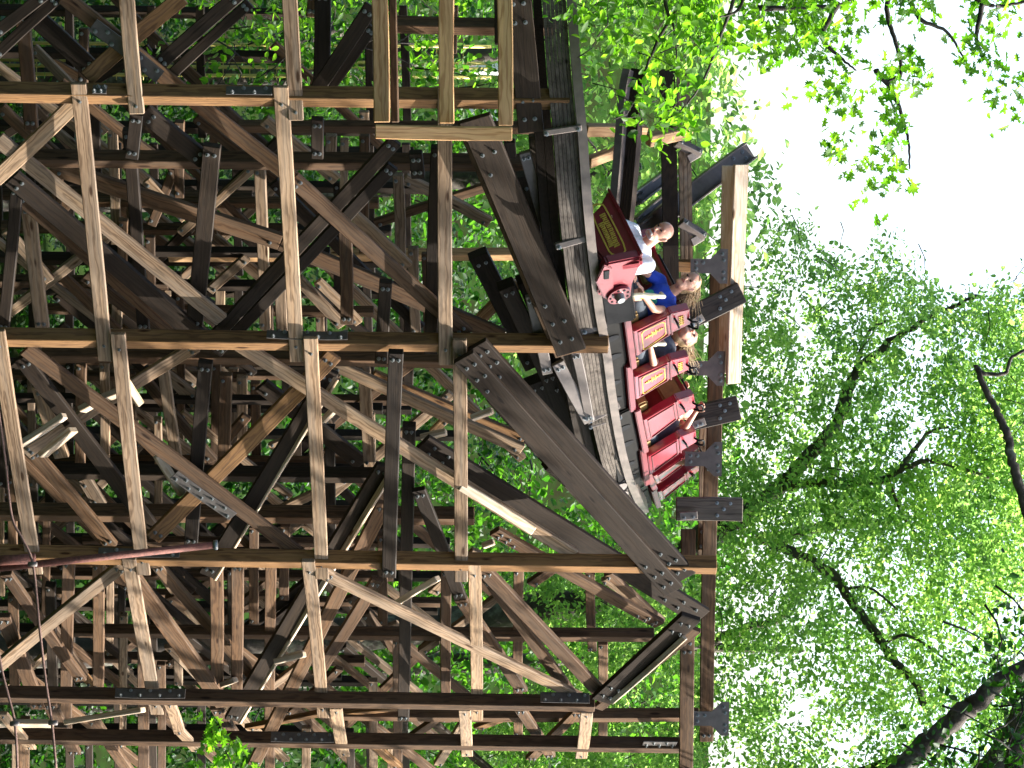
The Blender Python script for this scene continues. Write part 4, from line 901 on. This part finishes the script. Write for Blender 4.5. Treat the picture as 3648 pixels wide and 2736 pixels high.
# B: lower maple
holes2 = [(2700, 2190, 60), (2650, 2235, 45), (2850, 2520, 75), (2950, 2430, 50), (3020, 2420, 35), (3240, 2120, 50), (3265, 2560, 45), (2985, 2640, 40), (3060, 2640, 45), (2960, 2290, 0), (3220, 2380, 30), (3010, 2000, 30), (3340, 2240, 30), (2700, 2380, 40)]
t = tree('broad bright maple with a thick knotted limb winding down to the right', ground_at(P(1800, 2900, 36)), 'leafy trees around the coaster')
cb = region([(1900, 2030), (2500, 1950), (2560, 1720), (3950, 1720), (3950, 3300), (1700, 3300), (1700, 2700), (2050, 2300)], 34, 38, 24, 2, holes2)
limb('trunk', t, [(-600, 3300, 36), (800, 3300, 36), (1900, 3100, 36), (2600, 3000, 36), (3200, 2730, 35.5)], .35, .2)
limb('limb', t, [(2750, 1938, 35.5), (2830, 1970, 35.5), (2960, 2040, 35.5), (3010, 2110, 35.5), (3075, 2200, 35.5), (3130, 2270, 35.4), (3170, 2340, 35.3), (3230, 2400, 35.2), (3270, 2450, 35.2), (3290, 2510, 35.2)], .075, .05)
limb('limb', t, [(3010, 2098, 35.5), (3090, 2092, 35.4), (3150, 2130, 35.3), (3190, 2170, 35.2)], .025, .01)
limb('limb', t, [(3150, 2295, 35.4), (3220, 2262, 35.3), (3300, 2300, 35.2), (3400, 2375, 35.1)], .03, .012)
limb('limb', t, [(2700, 1925, 37.5), (2870, 1890, 37.5), (3000, 1870, 37.5), (3130, 1860, 37.5)], .10, .07)
limb('limb', t, [(2250, 2330, 38), (2500, 2290, 38), (2660, 2240, 38), (2780, 2200, 38), (2830, 2120, 38)], .10, .04)
limb('limb', t, [(2300, 2310, 38.5), (2560, 2310, 38.5), (2760, 2312, 38.5), (2860, 2320, 38.5)], .09, .05)
limb('limb', t, [(3165, 1715, 36), (3220, 1840, 36), (3280, 1920, 36), (3350, 1990, 36)], .03, .012)
twigs(t, cb, 170, 4, .007, .9); leafmesh('crown', clumps(cb, 70, .46, 12), .088, 'leaf_far', t, 22)
# C: far right tree
t = tree('lichen spotted maple limb curving along the far right edge', ground_at(P(1800, 3300, 34)), 'leafy trees around the coaster')
cc = region([(3350, 1180), (3480, 1060), (3950, 1040), (3950, 2100), (3350, 2100)], 36.2, 39, 22, 5, [(3420, 1260, 40)])
limb('trunk', t, [(-300, 3700, 34), (2000, 3700, 34), (3400, 2900, 34), (3740, 2200, 34), (3700, 1950, 34)], .35, .14)
limb('limb', t, [(3700, 1960, 34), (3640, 1760, 34), (3605, 1640, 34), (3590, 1560, 34), (3560, 1480, 34), (3520, 1400, 34), (3480, 1310, 34)], .075, .04)
limb('limb', t, [(3475, 1300, 34), (3500, 1328, 34), (3580, 1330, 34), (3600, 1280, 34), (3660, 1240, 34)], .035, .02)
twigs(t, cc, 40, 6, .007, .9); leafmesh('crown', clumps(cc, 44, .55, 13), .10, 'leaf_far', t, 23)
# D: dark corner tree
t = tree('mossy dark trunk leaning across the lower right corner', ground_at(P(1800, 3300, 30)), 'leafy trees around the coaster')
cd = region([(3560, 2020), (3660, 1980), (3950, 2000), (3950, 3200), (3150, 3200), (3250, 2700), (3420, 2640), (3530, 2560), (3500, 2450), (3530, 2300), (3480, 2250), (3560, 2180)], 28.5, 30, 9, 7)
limb('trunk', t, [(-200, 3600, 31), (1500, 3600, 31), (2700, 3150, 31), (3240, 2705, 31), (3400, 2565, 31), (3540, 2450, 31), (3800, 2300, 31)], .15, .11)
limb('limb', t, [(3620, 2760, 30.5), (3630, 2640, 30.5), (3680, 2500, 30.5)], .13, .1)
twigs(t, cd, 80, 8, .012, .8); leafmesh('crown', clumps(cd, 30, .5, 14), .12, 'leaf_dark', t, 24)
# trees behind the structure
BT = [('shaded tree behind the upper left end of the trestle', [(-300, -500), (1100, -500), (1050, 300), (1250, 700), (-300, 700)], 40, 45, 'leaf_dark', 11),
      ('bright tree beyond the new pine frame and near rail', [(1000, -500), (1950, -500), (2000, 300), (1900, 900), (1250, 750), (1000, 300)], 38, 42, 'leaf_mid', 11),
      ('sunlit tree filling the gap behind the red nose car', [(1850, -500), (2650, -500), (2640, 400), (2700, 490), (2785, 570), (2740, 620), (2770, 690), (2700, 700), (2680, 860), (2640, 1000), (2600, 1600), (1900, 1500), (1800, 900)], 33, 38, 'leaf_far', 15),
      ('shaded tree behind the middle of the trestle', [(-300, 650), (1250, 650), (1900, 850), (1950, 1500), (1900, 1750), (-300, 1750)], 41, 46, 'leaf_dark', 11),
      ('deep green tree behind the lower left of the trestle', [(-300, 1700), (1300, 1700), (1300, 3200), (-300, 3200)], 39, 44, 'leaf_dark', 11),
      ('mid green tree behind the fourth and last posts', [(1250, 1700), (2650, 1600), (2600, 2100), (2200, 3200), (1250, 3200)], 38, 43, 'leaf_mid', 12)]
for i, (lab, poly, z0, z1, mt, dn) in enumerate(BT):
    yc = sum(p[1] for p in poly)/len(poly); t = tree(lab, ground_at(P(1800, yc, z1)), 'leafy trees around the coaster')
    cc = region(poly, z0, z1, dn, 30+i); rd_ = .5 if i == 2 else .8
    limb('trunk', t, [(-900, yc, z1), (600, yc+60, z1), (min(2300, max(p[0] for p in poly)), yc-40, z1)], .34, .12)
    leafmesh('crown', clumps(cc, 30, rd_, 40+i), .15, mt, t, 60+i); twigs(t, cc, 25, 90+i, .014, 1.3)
# near hanging branches
t = tree('leafy branch with bright lime leaves hanging over the far rails', P(2300, -700, 20), 'leafy trees around the coaster', 'leafy_branch', 'branch')
cn_ = region([(2090, -200), (2790, -200), (2760, 60), (2700, 160), (2600, 250), (2560, 330), (2470, 370), (2480, 430), (2380, 470), (2330, 430), (2280, 470), (2230, 420), (2150, 330), (2080, 200)], 18.6, 21.4, 30, 71, [(2150, 60, 0)])
leafmesh('crown', clumps(cn_, 42, .30, 72, .5), .088, 'leaf_near', t, 73, .6, shape=OVAL)
for pl in ([(2350, -400, 20), (2370, 0, 20), (2400, 100, 20), (2410, 210, 19.8)], [(2500, -400, 20), (2450, -50, 20), (2340, 150, 20), (2280, 330, 20), (2290, 450, 20)], [(2600, -300, 19.6), (2620, -50, 19.5), (2560, 150, 19.5), (2500, 300, 19.5), (2420, 400, 19.5)], [(2700, -200, 19), (2640, 20, 19), (2560, 60, 19)]):
    limb('twig', t, pl, .02, .005, 'twig')
twigs(t, cn_, 50, 74, .004, .45)
t = tree('open leafy branch trailing down into the white sky, left of two', P(3100, -700, 18), 'leafy trees around the coaster', 'leafy_branch', 'branch')
cn_ = region([(2760, -200), (3340, -200), (3330, 60), (3230, 90), (3210, 200), (3280, 260), (3290, 420), (3300, 560), (3280, 640), (3230, 590), (3190, 640), (3170, 520), (3120, 540), (3060, 420), (2980, 360), (2900, 240), (2800, 250), (2760, 180)], 16.8, 19, 34, 81, [(3180, 470, 0), (2960, 330, 25), (3120, 90, 30)])
cn_ = np.vstack([cn_, region([(2920, 480), (3060, 560), (3140, 600), (3140, 640), (3060, 640), (2940, 540)], 17.4, 18.4, 40, 82)])
leafmesh('crown', clumps(cn_, 26, .28, 83, .5), .085, 'leaf_near', t, 84, .6, shape=LOBED)
for pl in ([(2700, 30, 18), (2880, 25, 18), (3000, 15, 18), (3110, -60, 18)], [(3200, -150, 18), (3160, 30, 18), (3190, 150, 18), (3210, 260, 18), (3160, 300, 18), (3190, 400, 18)], [(2990, 10, 18), (2930, 130, 18), (2990, 200, 18), (3050, 250, 18)], [(3220, -80, 18), (3270, 60, 18), (3375, 115, 18), (3440, 220, 18)], [(3120, 250, 18), (3180, 330, 18), (3230, 470, 18), (3240, 600, 18)]):
    limb('twig', t, pl, .022, .006, 'twig')

t = tree('sparse leafy branch at the upper right corner, right of two', P(3600, -700, 18), 'leafy trees around the coaster', 'leafy_branch', 'branch')
cn_ = region([(3370, -150), (3800, -150), (3800, 440), (3640, 440), (3600, 360), (3640, 200), (3560, 100), (3500, 250), (3440, 280), (3480, 120), (3400, 60)], 17, 19, 34, 91)
cn_ = np.vstack([cn_, region([(3370, 220), (3420, 280), (3400, 360), (3370, 300)], 17.4, 18, 70, 92), region([(3500, 270), (3560, 300), (3560, 400), (3510, 400)], 17.4, 18, 60, 93)])
leafmesh('crown', clumps(cn_, 18, .25, 94, .5), .085, 'leaf_near', t, 95, .6, shape=LOBED)
for pl in ([(3450, -40, 18), (3500, 10, 18), (3580, 20, 18), (3700, -10, 18)], [(3500, 10, 18), (3480, 130, 18), (3500, 200, 18)]): limb('twig', t, pl, .022, .008, 'twig')

t = tree('bright leaves seen through the top left bays of the trestle', P(1200, -700, 27), 'leafy trees around the coaster', 'leafy_branch', 'branch')
cn_ = region([(480, -250), (1790, -250), (1790, 290), (1450, 330), (1250, 300), (800, 310), (480, 180)], 26.5, 29.5, 6, 101)
leafmesh('crown', clumps(cn_, 26, .45, 102, .5), .105, 'leaf_near', t, 103, .6, shape=OVAL); twigs(t, cn_, 50, 104, .008, .8)
t = tree('sprig of lobed pale green leaves at the bottom edge in front of the trestle', P(800, 2800, 20), 'leafy trees around the coaster', 'leafy_branch', 'branch')
cn_ = region([(720, 2650), (760, 2590), (830, 2620), (900, 2650), (960, 2760), (1000, 2900), (700, 2900)], 20, 20.6, 60, 111)
leafmesh('crown', clumps(cn_, 12, .14, 112, .5), .10, 'leaf_near', t, 113, .5, shape=LOBED)
limb('twig', t, [(860, 2900, 20.2), (840, 2760, 20.2), (790, 2650, 20.2)], .012, .004, 'twig')
# canopy that shades the trestle from the sun side, above and beside the picture
t = tree('spreading tree whose crown shades the trestle from above', Vector((16, 14, 0)), 'leafy trees around the coaster')
g = np.random.default_rng(5); base = P(1300, 1368, 25); cpt = np.array(base)+np.array(SUN)*16
sun_n = np.array(SUN); u1 = np.cross(sun_n, [0, 0, 1]); u1 /= np.linalg.norm(u1); u2 = np.cross(u1, sun_n)
n = 560; a = g.uniform(-8.5, 8.5, n); b = g.uniform(-6.5, 6.5, n); d = g.uniform(-2.5, 2.5, n)
pc = cpt+a[:, None]*u1+b[:, None]*u2+d[:, None]*sun_n
q = pc-_c; dpt = q@_f; pc = pc[~((dpt > 0) & (np.abs(q@_r) < dpt*.155+1.5) & (np.abs(q@_u) < dpt*.205+2))]
# gaps cut in the crown so sun reaches the slivers, train and hand rail
for gx, gy, gz, gr in [((p+q_)/2, (u_+v_)/2, Zf((u_+v_)/2)+o_*.4, .42) for (p, u_), (q_, v_), _w, o_ in SUN_SLIV]+[(2400, 1400, 25, .75), (2400, 1560, 26, 1.15), (2630, 960, 26.4, .75), (2630, 1250, 26.5, .6), (1800, 1810, 24.5, .7), (2450, 1020, 24, .22), (2400, 860, 23.5, .22), (2080, 1500, 25, .5), (2240, 1760, 27, .6), (1200, 2600, 28, .6), (640, 2560, 27, .6), (300, 2560, 27, .5), (700, 200, 22, .5), (300, 600, 22, .4), (1030, 800, 22.5, .4), (1210, 2610, 28, .7), (1660, 2610, 28, .7), (2080, 2610, 28, .6), (660, 2600, 28, .7), (1690, 2480, 27, .4), (590, 2400, 26.5, .4), (1130, 2380, 26.5, .35)]:
    q = pc-np.array(P(gx, gy, gz)); al = q@sun_n; dd = np.linalg.norm(q-al[:, None]*sun_n, axis=1); pc = pc[dd > gr]
leafmesh('crown', clumps(pc, 40, .8, 122, .6), .185, 'leaf_mid', t, 123)
tube('trunk', t, [Vector((16, 14, 0)), Vector((15.5, 14.3, 6)), Vector((14.5, 15, 12)), Vector(cpt)], .4, 'bark', 12, [.45, .38, .3, .1])
for k in range(7):
    q = Vector(pc[k*18]); tube('limb', t, [Vector((14.8, 14.8, 11)), (Vector((14.8, 14.8, 12))+q)/2+Vector((0, 0, 1)), q], .1, 'bark', 8, [.14, .1, .04])
# unseen trees added round the viewpoint to block sky light: behind, beside and overhead
SHADE_RING = [((-15, 6), 8, 22, 'wide added shade tree standing left of the trestle, mostly out of view'), ((-14, 24), 8, 24, 'wide added shade tree beyond the left end of the trestle'), ((-9, -9), 8, 22, 'wide added shade tree behind the viewpoint, left side'),
        ((4, -13), 8, 22, 'wide added shade tree directly behind the viewpoint'), ((17, -6), 8, 19, 'wide added shade tree behind the viewpoint, right side'), ((19, 8), 7, 18, 'wide added shade tree right of the trestle'), ((19, 26), 7, 20, 'wide added shade tree beyond the lower right end of the trestle'), ((0, 3), 6, 21, 'wide added shade tree arching over the viewpoint'),
        ((-3, 27), 6, 24, 'tall added shade crown arching over the upper bays of the trestle')]
for i, ((x, y), rad, top, lab) in enumerate(SHADE_RING):
    g = np.random.default_rng(200+i); zb = {7: 15, 8: 19}.get(i, 2); m_ = 460 if i not in (7, 8) else 380
    v = g.normal(size=(m_, 3)); v /= np.linalg.norm(v, axis=1)[:, None]; v *= g.uniform(.55, 1, m_)[:, None]
    cen = np.array([x, y, (top+zb)/2]); pc = cen+v*np.array([rad, rad, (top-zb)/2])
    # keep the view cone clear
    q = pc-_c; dpt = q@_f; k = ~((dpt > 0) & (np.abs(q@_r) < dpt*.155+1.0) & (np.abs(q@_u) < dpt*.205+1.2)); pc = pc[k]
    t = tree(lab, Vector((x, y if i not in (7, 8) else y-3, 0)), 'leafy trees around the coaster')
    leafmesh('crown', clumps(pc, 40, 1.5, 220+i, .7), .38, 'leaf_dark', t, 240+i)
    if i not in (7, 8): tube('trunk', t, [Vector((x, y, 0)), Vector((x+.3, y, top*.35)), Vector((x, y+.3, top*.8))], .3, 'bark', 10, [.38, .28, .1])
    else: tube('limb', t, [Vector((-8, y-2, 14)), Vector((-4, y, top*.8)), Vector((x, y, top*.9))], .2, 'bark', 10, [.24, .18, .1])
print('objects', len(bpy.data.objects))
